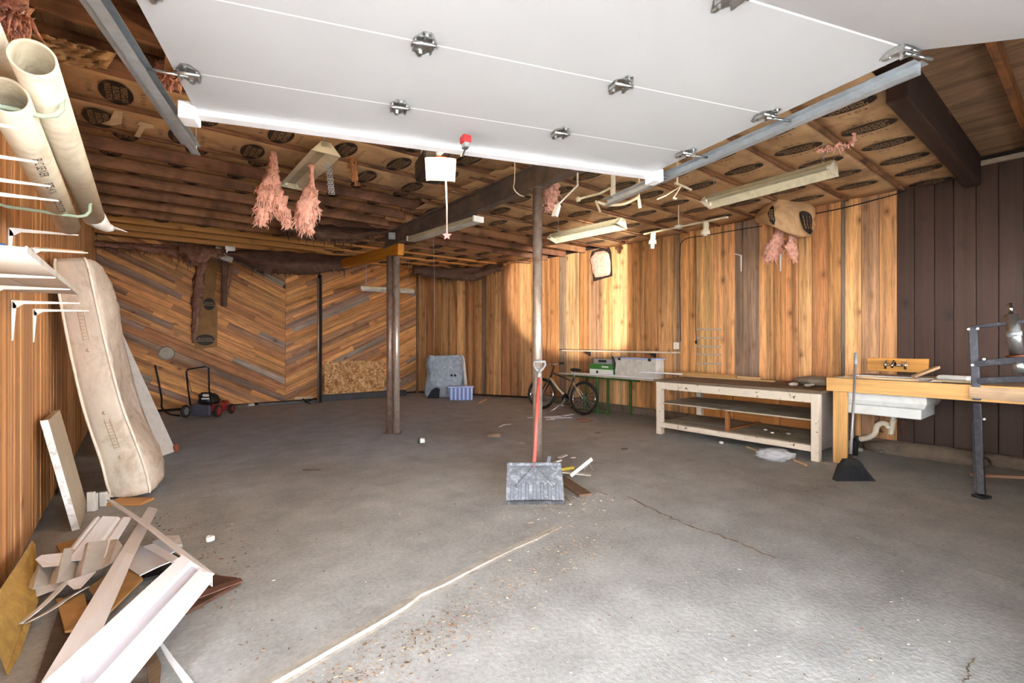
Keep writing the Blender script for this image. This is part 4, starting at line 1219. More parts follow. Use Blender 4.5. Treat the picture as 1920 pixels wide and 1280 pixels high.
# crumpled grey-white siding with folds
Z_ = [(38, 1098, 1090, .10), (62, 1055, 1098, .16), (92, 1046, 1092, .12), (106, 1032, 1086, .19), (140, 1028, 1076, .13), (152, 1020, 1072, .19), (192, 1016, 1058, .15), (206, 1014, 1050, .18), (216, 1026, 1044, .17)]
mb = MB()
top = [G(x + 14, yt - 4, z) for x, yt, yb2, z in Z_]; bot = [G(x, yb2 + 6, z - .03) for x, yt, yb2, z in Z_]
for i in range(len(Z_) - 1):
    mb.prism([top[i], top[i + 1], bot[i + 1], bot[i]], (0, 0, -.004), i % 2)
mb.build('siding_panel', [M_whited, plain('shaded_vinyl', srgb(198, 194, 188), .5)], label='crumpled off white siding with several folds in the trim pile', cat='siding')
pxslab('siding_panel', [(66, 1048, .17), (78, 1040, .18), (118, 1036, .18), (110, 1060, .16), (80, 1062, .16)], .004, M_whiteb, 'small white siding flap behind the crumpled siding', 'siding')
pxslab('siding_panel', [(120, 1090, .12), (180, 1070, .15), (150, 1102, .12), (138, 1104, .11)], .004, M_whiteb, 'torn white corner under the crumpled siding', 'siding')
pxslab('siding_panel', [(52, 1128, .07), (62, 1104, .1), (112, 1090, .12), (118, 1098, .11), (62, 1120, .08)], .006, M_whited, 'dirty white vinyl shard beside the yellow board', 'siding')
# curled strip
pts = [G(122, 1092, .13), G(104, 1112, .12), G(74, 1140, .10), (G(44, 1164, .08)), (G(33, 1170, .075)), (G(50, 1166, .05)), (G(92, 1145, .05)), (G(132, 1118, .06)), (G(164, 1100, .07))]
pp = smooth_path([Vector(p) for p in pts], 40); mb = MB()
for i in range(40): mb.bar(pp[i], pp[i + 1] + (pp[i + 1] - pp[i]) * .15, .028, .005, up=(0, .35, 1))
mb.build('vinyl_strip', M_whited, label='curled off white vinyl strip looping toward the wall', cat='trim strip')
# inner loose white pieces
pxslab('trim_strip', [(238, 1062, .07), (262, 1022, .08), (330, 1048, .10), (300, 1060, .09), (262, 1078, .07)], .006, M_whiteb, 'white folded sheet in the middle of the trim pile', 'trim strip')
pxslab('trim_strip', [(268, 1024, .11), (288, 1018, .12), (335, 1045, .12), (322, 1054, .11)], .005, M_whiteb, 'short white strip under the leaning lath', 'trim strip')
pxslab('trim_strip', [(285, 1015, .06), (312, 1006, .06), (330, 1032, .05), (312, 1040, .05)], .006, plain('pale_blue_sheet', srgb(196, 206, 220), .4), 'small pale blue sheet deep inside the trim pile', 'trim strip')
pxslab('rag', [(298, 1024, .02), (345, 1046, .02), (330, 1070, .02), (268, 1084, .02), (258, 1060, .02)], .012, M_rubber, 'black sheet at the bottom of the trim pile', 'sheet')
pxslab('rag', [(312, 1004, .045), (336, 1003, .05), (342, 1020, .04), (322, 1020, .045)], .02, M_whited, 'crumpled white scrap right of the leaning lath', 'scrap')
# long flat strip crossing the pile
e0 = (G(278, 950, .06), G(296, 954, .06)); e1 = (G(70, 1290, .17), G(150, 1278, .17))
mid0 = (G(225, 1035, .185), G(252, 1040, .185))
mb = folded('a', e0, mid0, [(0, 0, 0), (.5, .004, 0), (1, 0, 0)], None, .004)
m2 = folded('a', mid0, e1, [(0, 0, 0), (.5, .004, 0), (1, 0, 0)], None, .004)
mb.v += []; o = len(mb.v); mb.v += m2.v; mb.f += [[i + o for i in f] for f in m2.f]; mb.m += m2.m; mb.s += m2.s
mb.build('trim_strip', M_whiteb, label='long flat white strip lying diagonally across the pile', cat='trim strip')
# leaning lath
a = G(206, 938, .10); b = G(392, 1076, .21)
mb = MB()
pp = [a, a.lerp(b, .5) + Vector((0, 0, .02)), b]
for i in range(2): mb.bar(pp[i], pp[i + 1], .05, .012, up=(.4, .5, 1), ch=.002)
mb.build('trim_strip', M_whiteb, label='white lath rising from the mattress foot to the broad channel', cat='trim strip')
# broad channel
e0 = (G(338, 1040, .25), G(398, 1078, .21)); e1 = (G(20, 1330, .18), G(190, 1330, .14))
ch = folded('c', e0, e1, [(0, -.03, 1), (.03, .0, 0), (.34, .0, 0), (.38, -.018, 1), (.60, -.018, 1), (.64, 0, 0), (.97, 0, 0), (1, -.03, 1)], None, .004)
M_chan = plain('channel_recess', srgb(214, 214, 226), .4, 0, .02, 3)
cho = thing('trim_channel', G(250, 1180, .18), 'broad white metal channel with a grey recessed centre, largest piece of the pile', 'trim channel')
ch.build('sheet', [M_whiteb, M_chan], cho)
e2 = (G(326, 1030, .24), G(386, 1066, .20))
mb = MB(); mb.prism([e0[0] + Vector((0, 0, .002)), e0[1] + Vector((0, 0, .002)), e0[1] + Vector((0, 0, -.06)), e0[0] + Vector((0, 0, -.06))], (e0[0] - e1[0]).normalized() * .004); mb.build('end_flap', M_whiteb, cho)

# small floor pieces
def chip(x, y, pts, th, mat, label, cat='scrap', z=0.0, color=None):
    g = G(x, y, z); s = Vector((CT, -ST, 0)); d = Vector((ST, CT, 0))
    mb = MB(); mb.prism([g + s * u + d * v + Vector((0, 0, .001)) for u, v in pts], (0, 0, th))
    return mb.build('floor_scrap', mat, label=label, cat=cat, color=color)
g = G(393, 1014); mb = MB(); mb.lathe([(0, 0), (.022, .002), (.024, .02), (.02, .035), (.018, .035), (.02, .02), (.018, .006), (0, .006)], (g.x, g.y, 0), n=14); mb.box((g.x + .012, g.y, .018), (.03, .035, .034), Matrix.Rotation(.4, 3, 'Z'), .006)
mb.build('cup_fragment', M_white_pl, label='small white cup fragment on open floor right of the pile', cat='cup')
g = G(791, 830); t = thing('spool', g, 'small white and green spool on the floor right of the paired posts', 'spool')
mb = MB(); mb.cyl(g + Vector((-.03, .0, .035)), g + Vector((.03, -.02, .035)), .034, 18); mb.build('core', M_white_pl, t)
mb = MB(); mb.cyl(g + Vector((-.045, .005, .036)), g + Vector((-.03, .0, .036)), .036, 18); mb.build('rim', plain('spool_green', srgb(40, 110, 80), .4), t)
mb = MB(); mb.cyl(g + Vector((.03, -.02, .0355)), g + Vector((.034, -.0215, .0355)), .02, 14); mb.build('hole', M_rubber, t)
g = G(928, 820); mb = MB(); mb.pipe(g + Vector((-.11 * CT, .11 * ST, .03)), g + Vector((.08 * CT, -.08 * ST, .03)), .028, .022, 16)
mb.build('pipe_offcut', plain('brown_pipe', srgb(132, 112, 94), .7, 0, .2, 10), label='short brown pipe offcut lying left of the snow shovel', cat='pipe')
g0 = [G(936, 800, .01), G(945, 796, .02), G(958, 795, .01)]
mb = MB(); mb.tube(g0, .007, 6); mb.build('wire_piece', M_white_pl, label='short curved white wire on the far floor', cat='wire')
chip(978, 831, [(-.04, -.01), (.04, -.012), (.042, .012), (-.038, .014)], .006, M_white_pl, 'flat white sliver on the floor left of the post')
chip(585, 882, [(-.10, -.01), (.08, .005), (.09, .02), (-.09, .015)], .008, M_old, 'dark stick lying on the floor left of the paired posts', 'stick', 0, srgb(90, 80, 70))
chip(1170, 842, [(-.04, -.01), (.03, -.015), (.05, .005), (-.02, .02)], .01, M_old, 'curled brown shaving right of the snow shovel', 'shaving', 0, srgb(120, 100, 80))
chip(1075, 858, [(-.03, -.02), (.03, -.01), (.02, .02)], .008, M_whited, 'little pale chip just behind the debris by the post')
chip(1120, 812, [(-.04, -.01), (.05, -.006), (.03, .012)], .008, M_old, 'brown shaving on the floor in front of the bicycle', 'shaving', 0, srgb(104, 88, 70))

# litter: bits too small and many to count
def litter(name, n, region, seed, cols, smin, smax, label, mat):
    r = random.Random(seed); mb = MB()
    k = 0
    while k < n:
        u = r.random(); v = r.random()
        x, y = region(u, v, r)
        g = G(x, y)
        if not (XL + .1 < g.x < XR - .3): continue
        s = r.uniform(smin, smax); an = r.uniform(0, math.pi); w = s * r.uniform(.12, .5)
        d = Vector((math.cos(an), math.sin(an), 0)); e = Vector((-d.y, d.x, 0))
        th = r.uniform(.001, .005)
        mb.prism([g - d * s + e * w * r.random(), g + e * w, g + d * s * r.random() + e * w * .3, g - e * w * r.random()], (0, 0, th), r.randrange(len(mat)))
        k += 1
    mb.build(name, mat, label=label, cat='litter', kind='stuff')
ML = [plain('litter_brown', srgb(136, 106, 86), .9), plain('litter_dark', srgb(100, 86, 74), .9), plain('litter_tan', srgb(172, 146, 116), .9), plain('litter_pale', srgb(206, 198, 186), .9)]
litter('wood_litter', 420, lambda u, v, r: (430 + u * 1350, 850 + (v ** .8) * 425), 5, None, .003, .011, 'scattered wood shavings across the concrete floor', ML)
litter('leaf_litter', 700, lambda u, v, r: (560 + v * 500 + r.gauss(0, 45) + 60, 1275 - v * 280 + abs(r.gauss(0, 28)) * (1 if v < .6 else .3)), 6, None, .003, .014, 'drift of dry leaf bits and shavings along the slab lip', [ML[0], ML[2], ML[1]])
litter('dirt_litter', 260, lambda u, v, r: (250 + u * 200 + r.gauss(0, 20), 960 + v * 180), 9, None, .004, .018, 'reddish dirt bits beside the trim pile', ML[:3])
litter('dust_litter', 240, lambda u, v, r: (1040 + r.gauss(0, 45), 920 + abs(r.gauss(0, 30))), 10, None, .004, .02, 'sweepings around the foot of the snow shovel', ML)

# ------------------------------------------------------------------ snow shovel
sb = G(1003, 943); fwd = Vector((ST, CT, 0)); rt = Vector((CT, -ST, 0))
sh = thing('snow_shovel', sb, 'scuffed grey snow shovel with a red shaft leaning on the steel post', 'shovel')
tp = D(1004, 868, 4.31)
def blade(u, v):
    x = (u - .5) * (.49 + .02 * (1 - v)); 
    z = v * (tp.z); y = v * ((tp - sb).dot(fwd)) - .05 * math.sin(math.pi * v) + .10 * (v - 1) ** 2 * .0
    y += .03 * math.cos((u - .5) * 2 * math.pi) * .5
    rib = 0
    return sb + rt * (x) + fwd * (y - rib) + Vector((0, 0, .004 + z))
mb = MB(); mb.sheet(blade, 60, 14, fwd * .008); mb.build('blade', M_shov, sh)
for k in range(7):
    u = .11 + .13 * k
    mb = MB(); mb.bar(blade(u, .07) - fwd * .010, blade(u, .53) - fwd * .010, .034, .016, up=fwd, ch=.006); mb.build('rib', M_shov, sh)
mb = MB(); mb.bar(blade(0.02, .015) - fwd * .012, blade(.98, .015) - fwd * .012, .016, .045, up=(0, 0, 1), ch=.004); mb.build('wear_strip', M_shovd, sh)
mb = MB(); mb.bar(blade(0, .98), blade(1, .98), .035, .03, up=(0, 0, 1), ch=.008); mb.build('top_rim', M_shov, sh)
for s in (-1, 1):
    a = blade(.5, .9) - fwd * .02; b = blade(.5 + .33 * s, .45) - fwd * .02
    mb = MB(); mb.bar(a, b, .018, .012, up=-fwd); mb.build('brace', M_shov, sh)
gp = D(1011, 700, 4.74)
mb = MB(); mb.cyl(blade(.5, .88) + fwd * .0, gp, .0175, 16); mb.build('shaft', M_red, sh)
mb = MB()
gt = gp + (gp - tp).normalized() * .02
up = (gp - tp).normalized()
mb.cyl(gp - up * .05, gp + up * .015, .023, 14)
for s in (-1, 1): mb.tube([gp + up * .01, gp + up * .05 + rt * (.035 * s), gp + up * .095 + rt * (.058 * s), gp + up * .13 + rt * (.055 * s)], .012, 8)
mb.tube([gp + up * .13 - rt * .058, gp + up * .135, gp + up * .13 + rt * .058], .014, 10)
mb.build('grip', M_grey, sh)
# band round the post where the grip rests
# ------------------------------------------------------------------ debris behind the shovel
def bent(name, pts, w, th, mat, label, cat, up=(0, 0, 1), color=None):
    mb = MB(); pts = [Vector(p) for p in pts]
    for i in range(len(pts) - 1): mb.bar(pts[i], pts[i + 1], w, th, up=up)
    return mb.build(name, mat, label=label, cat=cat, color=color, grain=(pts[1] - pts[0]) if color else None)
bent('metal_strip', [G(1070, 892, .03), G(1110, 860, .15)], .036, .006, M_whited, 'white metal strip sticking up right of the snow shovel', 'metal strip', up=(0, -1, .6))
bent('wood_scrap', [G(1048, 895, .03), G(1098, 928, .015)], .13, .022, M_old, 'broken grey brown board right of the shovel blade', 'wood scrap', color=srgb(122, 98, 80))
bent('metal_strip', [G(1052, 884, .045), G(1108, 890, .03)], .07, .006, M_whited, 'crumpled white flashing lying under the upright strip', 'metal strip')
bent('tool_handle', [G(1050, 880, .05), G(1075, 876, .05)], .035, .03, plain('yellow_black_tool', srgb(196, 176, 70), .5, 0, .3, 18, srgb(30, 28, 26), .9, 9), 'small yellow and black tool in the debris by the post', 'tool')
bent('wire_piece', [G(1055, 925, .01), G(1072, 940, .005)], .008, .008, M_steel, 'thin grey wire beside the shovel blade', 'wire')
bent('wire_piece', [G(1095, 880, .01), G(1105, 868, .08), G(1112, 882, .05)], .012, .006, M_steel, 'twisted steel wire at the end of the debris', 'wire')
bent('plastic_scrap', [G(1026, 872, .0), G(1030, 855, .1)], .05, .006, M_tarp, 'bluish plastic scrap standing behind the shovel', 'scrap', up=(0, -1, .3))
bent('plastic_scrap', [G(1036, 868, .02), G(1052, 862, .04)], .03, .012, M_white_pl, 'small white scrap behind the shovel blade', 'scrap')
bent('plastic_scrap', [G(1048, 858, .01), G(1062, 852, .03)], .05, .01, M_whited, 'pale crumpled scrap at the back of the debris', 'scrap')

# ------------------------------------------------------------------ workbench
bx0, by0, by1, bz = 6.2, 2.10, 4.30, .82
bxb = XR - .17
wk = thing('workbench', ((bx0 + bxb) / 2, (by0 + by1) / 2, 0), 'chipped cream workbench with two open shelves along the right wall', 'workbench')
for y in (by0 + .04, by1 - .05):
    mb = MB(); mb.box((bx0 + .045, y, (bz - .03) / 2), (.09, .085, bz - .03), None, .005); mb.build('leg', M_chip, wk)
    mb = MB(); mb.box((bxb - .06, y, (bz - .03) / 2), (.09, .085, bz - .03), None, .005); mb.build('leg', M_chip, wk)
mb = MB(); mb.box((bx0 + .03, (by0 + by1) / 2, bz - .085), (.05, by1 - by0 - .16, .11), None, .005); mb.build('top_rail', M_chip, wk)
mb = MB(); mb.box((bx0 + .03, (by0 + by1) / 2, .145), (.06, by1 - by0 - .16, .075), None, .008); mb.build('bottom_rail', M_chip, wk)
for i in range(5):
    w_ = (bxb - bx0 + .04) / 5
    mb = MB(); mb.box((bx0 - .02 + w_ * (i + .5), (by0 + by1) / 2, bz - .012), (w_ - .004, by1 - by0 + .06, .035), None, .004)
    mb.build('top_plank', M_old, wk, grain=(0, 1, 0), color=jit(srgb(126, 106, 88), .08))
def shelf_board(z, x0, x1):
    for i in range(3):
        w_ = (x1 - x0) / 3
        mb = MB(); mb.box((x0 + w_ * (i + .5), (by0 + by1) / 2, z), (w_ - .004, by1 - by0 - .02, .022), None, .003)
        mb.build('shelf_plank', M_old, wk, grain=(0, 1, 0), color=jit(srgb(178, 164, 144), .08))
shelf_board(.17, bx0 + .06, bxb - .1); shelf_board(.47, bx0 + .06, bxb - .1)
mb = MB(); mb.box((bx0 + .14, (by0 + by1) / 2 + .05, .315), (.05, .05, .28), None, .003); mb.build('shelf_support', M_lumber, wk, grain=(0, 0, 1), color=srgb(150, 96, 54))
mb = MB(); mb.box(((bx0 + bxb) / 2, (by0 + by1) / 2 + .05, .195), (bxb - bx0 - .3, .04, .03), None, .003); mb.build('divider', M_lumber, wk, grain=(1, 0, 0), color=srgb(150, 96, 54))
mb = MB(); mb.box(((bx0 + bxb) / 2, by0 + .012, .45), (bxb - bx0 - .1, .02, .66), None, .003); mb.build('side_panel', plain('grey_side_panel', srgb(126, 116, 108), .7, 0, .1, 6), wk)
for y in (by1 - .35, by1 - .55, (by0 + by1) / 2 - .15):
    mb = MB(); mb.box((bxb - .02, y, .4), (.04, .08, .78), None, .003); mb.build('back_stud', M_lumber, wk, grain=(0, 0, 1), color=srgb(190, 126, 66))
mb = MB(); mb.box((bxb + .008, (by0 + by1) / 2, .45), (.012, by1 - by0 - .06, .74)); mb.build('back_panel', M_lumber, wk, grain=(0, 1, 0), color=srgb(176, 112, 56))
# lumber offcuts lying at the back of the bench
zt = bz + .006
def lying(y0, y1, x, w, hh, col, label, z=zt, cat='lumber'):
    mb = MB(); mb.box((x, (y0 + y1) / 2, z + hh / 2), (w, y1 - y0, hh), None, .003)
    return mb.build('lumber_offcut', M_lumber, grain=(0, 1, 0), color=col, label=label, cat=cat)
yy = lambda px, x: PX(px, 640, x).y
lying(yy(1382, 7.25), yy(1272, 7.25), 7.25, .10, .06, srgb(190, 146, 90), 'longest tan board lying at the back of the workbench')
lying(yy(1425, 7.22), yy(1384, 7.22), 7.22, .09, .045, srgb(214, 176, 128), 'short pale board following the tan one on the workbench')
lying(yy(1452, 7.08), yy(1275, 7.08), 7.08, .06, .02, srgb(206, 168, 118), 'thin pale strip along the back of the workbench top')
mb = MB(); c = PX(1535, 700, 7.0); 
mb.ell((7.0, c.y, zt + .055), (.16, .3, .06), None, 20, 10, fn=lambda p: 1 + .25 * noise.noise(p * 4)); mb.build('felt_roll', plain('grey_felt', srgb(140, 126, 110), .95, 0, .2, 14, bump=.6), label='lump of grey felt at the right end of the workbench', cat='felt')
rq = random.Random(4)
mb = MB()
for k in range(7):
    c = PX(1500 + rq.uniform(-22, 25), 715, 6.75 + rq.uniform(-.08, .12)); mb.ell((c.x, c.y, zt + .018), (.035, .05, .02), Matrix.Rotation(rq.uniform(0, 3), 3, 'Z'), 8, 5, fn=lambda p: 1 + .4 * noise.noise(p * 5 + Vector((k, 0, 0))))
mb.build('plaster_lumps', M_whited, label='crumbled white plaster on the right end of the workbench', cat='plaster', kind='stuff')
for i, (px, x, z) in enumerate(((1435, 6.75, .181), (1448, 6.6, .181), (1478, 6.7, .181))):
    c = PX(px, 790, x); mb = MB(); mb.ell((c.x, c.y, z + .012), (.02, .028, .012), None, 8, 5, fn=lambda p: 1 + .3 * noise.noise(p * 5)); mb.build('plaster_lump', M_white_pl, label='white plaster lump on the bottom shelf, %s' % ('left of the three', 'middle of the three', 'right of the three')[i], cat='plaster', group='plaster lumps on the bottom shelf')
# plastic bag and sticks on the floor in front
g = G(1455, 862)
mb = MB()
def bagf(p): return 1 + .35 * noise.noise(p * 2.6) + .15 * noise.noise(p * 7)
mb.ell((g.x, g.y, .06), (.2, .14, .07), Matrix.Rotation(-TH, 3, 'Z'), 30, 16, fn=bagf)
mb.build('plastic_bag', M_clear, label='crumpled clear plastic bag in front of the workbench', cat='plastic bag')
for a, b, lab in (((1400, 837), (1432, 848), 'thin wooden stick left of the plastic bag'), ((1480, 858), (1512, 872), 'thin wooden stick right of the plastic bag')):
    mb = MB(); mb.bar(G(*a, .012), G(*b, .012), .022, .02, ch=.003); mb.build('wood_stick', M_lumber, grain=G(*b) - G(*a), color=srgb(190, 156, 118), label=lab, cat='stick')
g = G(1352, 832); mb = MB(); mb.ell((g.x, g.y, .02), (.03, .03, .022), None, 10, 6, fn=lambda p: 1 + .3 * noise.noise(p * 4)); mb.build('paper_ball', M_white_pl, label='tiny white paper ball left of the plastic bag', cat='paper')

# ------------------------------------------------------------------ sink bench
sx0 = 6.30
sk = thing('sink_bench', (6.9, 1.3, 0), 'new pine framed bench holding the sink at the dark boards', 'bench')
LC = srgb(218, 168, 104)
yl = 2.03
mb = MB(); mb.box((sx0 + .02, (yl - .2 - 1.2) / 2 + .15, .905), (.04, yl + 1.15, .155), None, .004); mb.build('front_rail', M_lumber, sk, grain=(0, 1, 0), color=LC)
mb = MB(); mb.box((sx0 + .06, yl - .10, .415), (.045, .14, .83), None, .004); mb.build('leg', M_lumber, sk, grain=(0, 0, 1), color=jit(LC, .05))
mb = MB(); mb.box((6.9, yl - .02, .92), (1.15, .04, .12), None, .004); mb.build('end_rail', M_lumber, sk, grain=(1, 0, 0), color=jit(srgb(196, 146, 92), .05))
for i, (x0, x1) in enumerate(((sx0 + .04, 6.44), (7.1, 7.3), (7.3, 7.52))):
    mb = MB(); mb.box(((x0 + x1) / 2, .55, .972), (x1 - x0 - .004, 2.9, .02), None, .003); mb.build('top_board', M_old, sk, grain=(0, 1, 0), color=jit(srgb(158, 130, 100), .06))
mb = MB(); mb.box((6.78, -.05, .972), (.66, 1.7, .02), None, .003); mb.build('top_board', M_old, sk, grain=(0, 1, 0), color=srgb(160, 132, 100))
# sink
cy = PX(1660, 760, 6.7).y
s_ = thing('utility_sink', (6.78, cy, .56), 'white enamel utility sink hung below the pine rail', 'sink')
mb = MB()
def ring(x0, x1, y0, y1, z): return [Vector((x0, y0, z)), Vector((x1, y0, z)), Vector((x1, y1, z)), Vector((x0, y1, z))]
hy = .36
rings = [ring(6.50, 7.06, cy - hy + .02, cy + hy - .02, .57), ring(6.47, 7.1, cy - hy, cy + hy, .575), ring(6.47, 7.1, cy - hy, cy + hy, .68), ring(6.45, 7.11, cy - hy - .03, cy + hy + .03, .69), ring(6.43, 7.12, cy - hy - .05, cy + hy + .05, .74), ring(6.43, 7.12, cy - hy - .05, cy + hy + .05, .85), ring(6.42, 7.12, cy - hy - .06, cy + hy + .06, .985), ring(6.47, 7.08, cy - hy, cy + hy, .985), ring(6.5, 7.05, cy - hy + .03, cy + hy - .03, .62)]
vs = [p for q in rings for p in q]; fs = [[0, 1, 2, 3][::-1]]
for j in range(len(rings) - 1):
    for k_ in range(4): fs.append([j * 4 + k_, j * 4 + (k_ + 1) % 4, (j + 1) * 4 + (k_ + 1) % 4, (j + 1) * 4 + k_])
n0 = (len(rings) - 1) * 4; fs.append([n0, n0 + 1, n0 + 2, n0 + 3])
mb.add(vs, fs); so = mb.build('basin', M_sink, s_)
bv = so.modifiers.new('round', 'BEVEL'); bv.width = .012; bv.segments = 2; bv.limit_method = 'ANGLE'
dc = Vector((6.8, cy - .05, .57))
mb = MB(); mb.cyl(dc + Vector((0, 0, .0)), dc + Vector((0, 0, -.09)), .022, 12); mb.build('drain', M_white_pl, s_)
# trap
tz = .30
A_ = lambda px, py: PX(px, py, 6.82)
pts = smooth_path([A_(1668, 800), A_(1670, 814), A_(1664, 816), A_(1666, 800), A_(1655, 793), A_(1646, 797), A_(1640, 814), A_(1626, 820), A_(1612, 822)], 50)
pts = smooth_path([dc + Vector((0, 0, -.06)), A_(1670, 812), A_(1668, 800), A_(1656, 793), A_(1645, 798), A_(1640, 812), A_(1628, 820), A_(1612, 823)], 50)
mb = MB(); mb.tube(pts, .03, 12); mb.build('trap_pipe', M_pvc, s_)
mb = MB(); e = A_(1606, 824); mb.cyl(e, A_(1612, 823), .04, 12); mb.tube([e, e + Vector((.02, .02, -.06)), Vector((e.x + .02, e.y + .03, .02))], .035, 10); mb.build('waste_stack', M_rubber, s_)
mb = MB(); c = A_(1668, 800); mb.cyl(c + Vector((0, 0, -.015)), c + Vector((0, 0, .015)), .04, 12); mb.build('union_nut', M_white_pl, s_)
for px_ in (1642, 1690):
    c = A_(px_, 792); mb = MB(); mb.tube([c + Vector((.1, 0, .0)), c, c + Vector((0, 0, -.12 if px_ > 1650 else -.03)), c + Vector((.25, 0, -.14))], .012, 8); mb.build('supply_pipe', M_brass, s_)
# faucet board + faucet
fb = PX(1682, 684, XR - .03)
mb = MB(); mb.box((XR - .042, fb.y, fb.z), (.035, .62, .17), None, .004); mb.build('faucet_board', M_lumber, grain=(0, 1, 0), color=srgb(210, 150, 76), label='orange pine board behind the faucet on the wall', cat='board')
fa = thing('wall_faucet', (XR - .08, fb.y, fb.z), 'old chrome faucet with two taps mounted on the orange board', 'faucet')
for d_ in (-.10, .10):
    mb = MB(); c = Vector((XR - .06, fb.y + d_, fb.z)); mb.cyl(c, c + Vector((-.07, 0, 0)), .018, 12); mb.cyl(c + Vector((-.06, 0, -.05)), c + Vector((-.06, 0, .05)), .014, 10); mb.build('valve', M_chrome, fa)
    mb = MB()
    for k_ in range(4):
        a = k_ * math.pi / 2 + .5; mb.bar(c + Vector((-.075, 0, .03)), c + Vector((-.075, .035 * math.cos(a), .03 + .035 * math.sin(a))), .012, .012)
    mb.build('tap_handle', M_chrome, fa)
mb = MB(); c = Vector((XR - .10, fb.y, fb.z)); mb.cyl(c + Vector((0, -.12, 0)), c + Vector((0, .12, 0)), .014, 10); mb.tube([c, c + Vector((-.04, 0, .05)), c + Vector((-.10, 0, .055)), c + Vector((-.15, 0, .02)), c + Vector((-.16, 0, -.03))], .013, 10); mb.build('spout', M_chrome, fa)
# things lying on the bench
mb = MB(); a = PX(1585, 707, 6.5); b = PX(1720, 709, 6.44); mb.bar(Vector((6.5, a.y, .994)), Vector((6.46, b.y, .994)), .07, .018, ch=.003); mb.build('lumber_offcut', M_lumber, grain=(0, 1, 0), color=srgb(220, 186, 140), label='thin pale slat lying along the sink bench edge', cat='lumber')
mb = MB(); a = PX(1712, 706, 6.9); b = PX(1759, 688, 7.25); mb.bar(Vector((a.x, a.y, 1.0)), Vector((b.x, b.y, b.z)), .045, .03, ch=.003); mb.build('lumber_offcut', M_lumber, grain=b - a, color=srgb(200, 164, 124), label='short wooden stick propped up at a slant on the sink bench', cat='stick')
a = PX(1760, 705, 6.9); b = PX(1822, 707, 6.85)
mb = MB(); mb.bar(Vector((a.x, a.y, 1.01)), Vector((b.x, b.y, 1.01)), .16, .05, ch=.02); mb.build('white_casing', M_white_pl, label='white plastic casing beside the black steel frame', cat='casing')
a = PX(1750, 715, 6.5); b = PX(1822, 716, 6.5)
mb = MB(); mb.bar(Vector((a.x, a.y, .995)), Vector((b.x, b.y, .995)), .06, .02, ch=.003); mb.build('lumber_offcut', M_lumber, grain=b - a, color=srgb(196, 172, 132), label='flat slat lying in front of the white casing', cat='lumber')
a = PX(1818, 733, 6.29); b = PX(1935, 737, 6.29)
mb = MB(); mb.prism([(6.272, a.y, .86), (6.272, b.y, .85), (6.272, b.y, .97), (6.272, a.y, .965)], (.024, 0, 0)); mb.build('lumber_offcut', M_old, grain=(0, 1, 0), color=srgb(188, 158, 126), label='weathered scrap board fixed on the pine rail at the right edge', cat='lumber')

# ------------------------------------------------------------------ broom
g = G(1601, 900)
br = thing('push_broom', g, 'black bristled broom with a grey handle standing by the sink bench', 'broom')
Tb = TR(g, -TH)
hd = Tb @ Vector((0, .05, .17))
mb = MB(Tb); mb.prism([(-.20, -.03, .0), (.195, -.03, .0), (.11, .03, .15), (-.10, .03, .15)], (0, .06, 0)); bo = mb.build('bristles', plain('black_bristles', srgb(40, 40, 44), .8, 0, .35, 60, bump=.9, bscale=160), br)
rq = random.Random(8); mb = MB(Tb)
for k in range(150):
    x = rq.uniform(-.20, .195); y0 = rq.choice([-.034, .03]) + rq.uniform(-.004, .004); f_ = rq.uniform(.45, .58)
    mb.bar((x, y0, .0), (x * f_ + .003, y0 + .055, .14), .004, .004)
st_ = mb.build('bristle_ends', bpy.data.materials['black_bristles'], br); st_['kind'] = 'stuff'
mb = MB(Tb); mb.prism([(-.11, .02, .14), (.12, .02, .14), (.07, .035, .2), (-.06, .035, .2)], (0, .05, 0)); mb.build('head', M_rubber, br)
ht = D(1605, 662, 5.25)
mb = MB(); mb.cyl(hd + Vector((0, 0, 0)), ht, .0125, 12); mb.build('handle', plain('grey_tube', srgb(150, 146, 148), .35, .4), br)
mb = MB(); dv = (ht - hd).normalized(); mb.cyl(ht - dv * .14, ht, .017, 12); mb.build('handle_grip', M_grey, br)
mb = MB(); mb.cyl(hd - dv * .02, hd + dv * .08, .02, 12); mb.build('ferrule', M_rubber, br)

# ------------------------------------------------------------------ black steel frame with jack
M_blk = plain('dark_blue_steel', srgb(52, 54, 62), .42, .3, .2, 8, srgb(110, 108, 110), .4, 14)
ff = G(1846, 934)
fr = thing('steel_press_frame', ff, 'dark steel frame with a silver jack at the right edge', 'steel frame')
xf = 6.12
def FP(px, py, x=6.2): return PX(px, py, x)
mb = MB(); top_ = FP(1836, 757, 6.2)
mb.bar(ff + Vector((-.0, .02, .03)), FP(1832, 662 + 95, 6.22), .055, .05, up=(1, 0, 0), ch=.004)
mb.build('leg', M_blk, fr)
mb = MB(); mb.bar(ff + Vector((.03, .055, .03)), FP(1826, 790, 6.22), .03, .05, up=(1, 0, 0), ch=.004); mb.build('leg_brace', M_blk, fr)
mb = MB(); mb.box(ff + Vector((0, .02, .014)), (.11, .09, .026), Matrix.Rotation(-.5, 3, 'Z'), .004); mb.build('foot', M_blk, fr)
xu = 6.30
mb = MB(); mb.bar(Vector((xu, FP(1832, 757, xu).y, .84)), FP(1824, 612, xu), .06, .05, up=(1, 0, 0), ch=.004); mb.build('upright', M_blk, fr)
for (x0, y0, x1, y1, hh) in ((1826, 613, 1960, 598, .035), (1828, 682, 1960, 670, .06), (1832, 714, 1960, 708, .06)):
    mb = MB(); mb.bar(FP(x0, y0, xu), FP(x1, y1, xu - .05), .05, hh, ch=.004); mb.build('cross_bar', M_blk, fr)
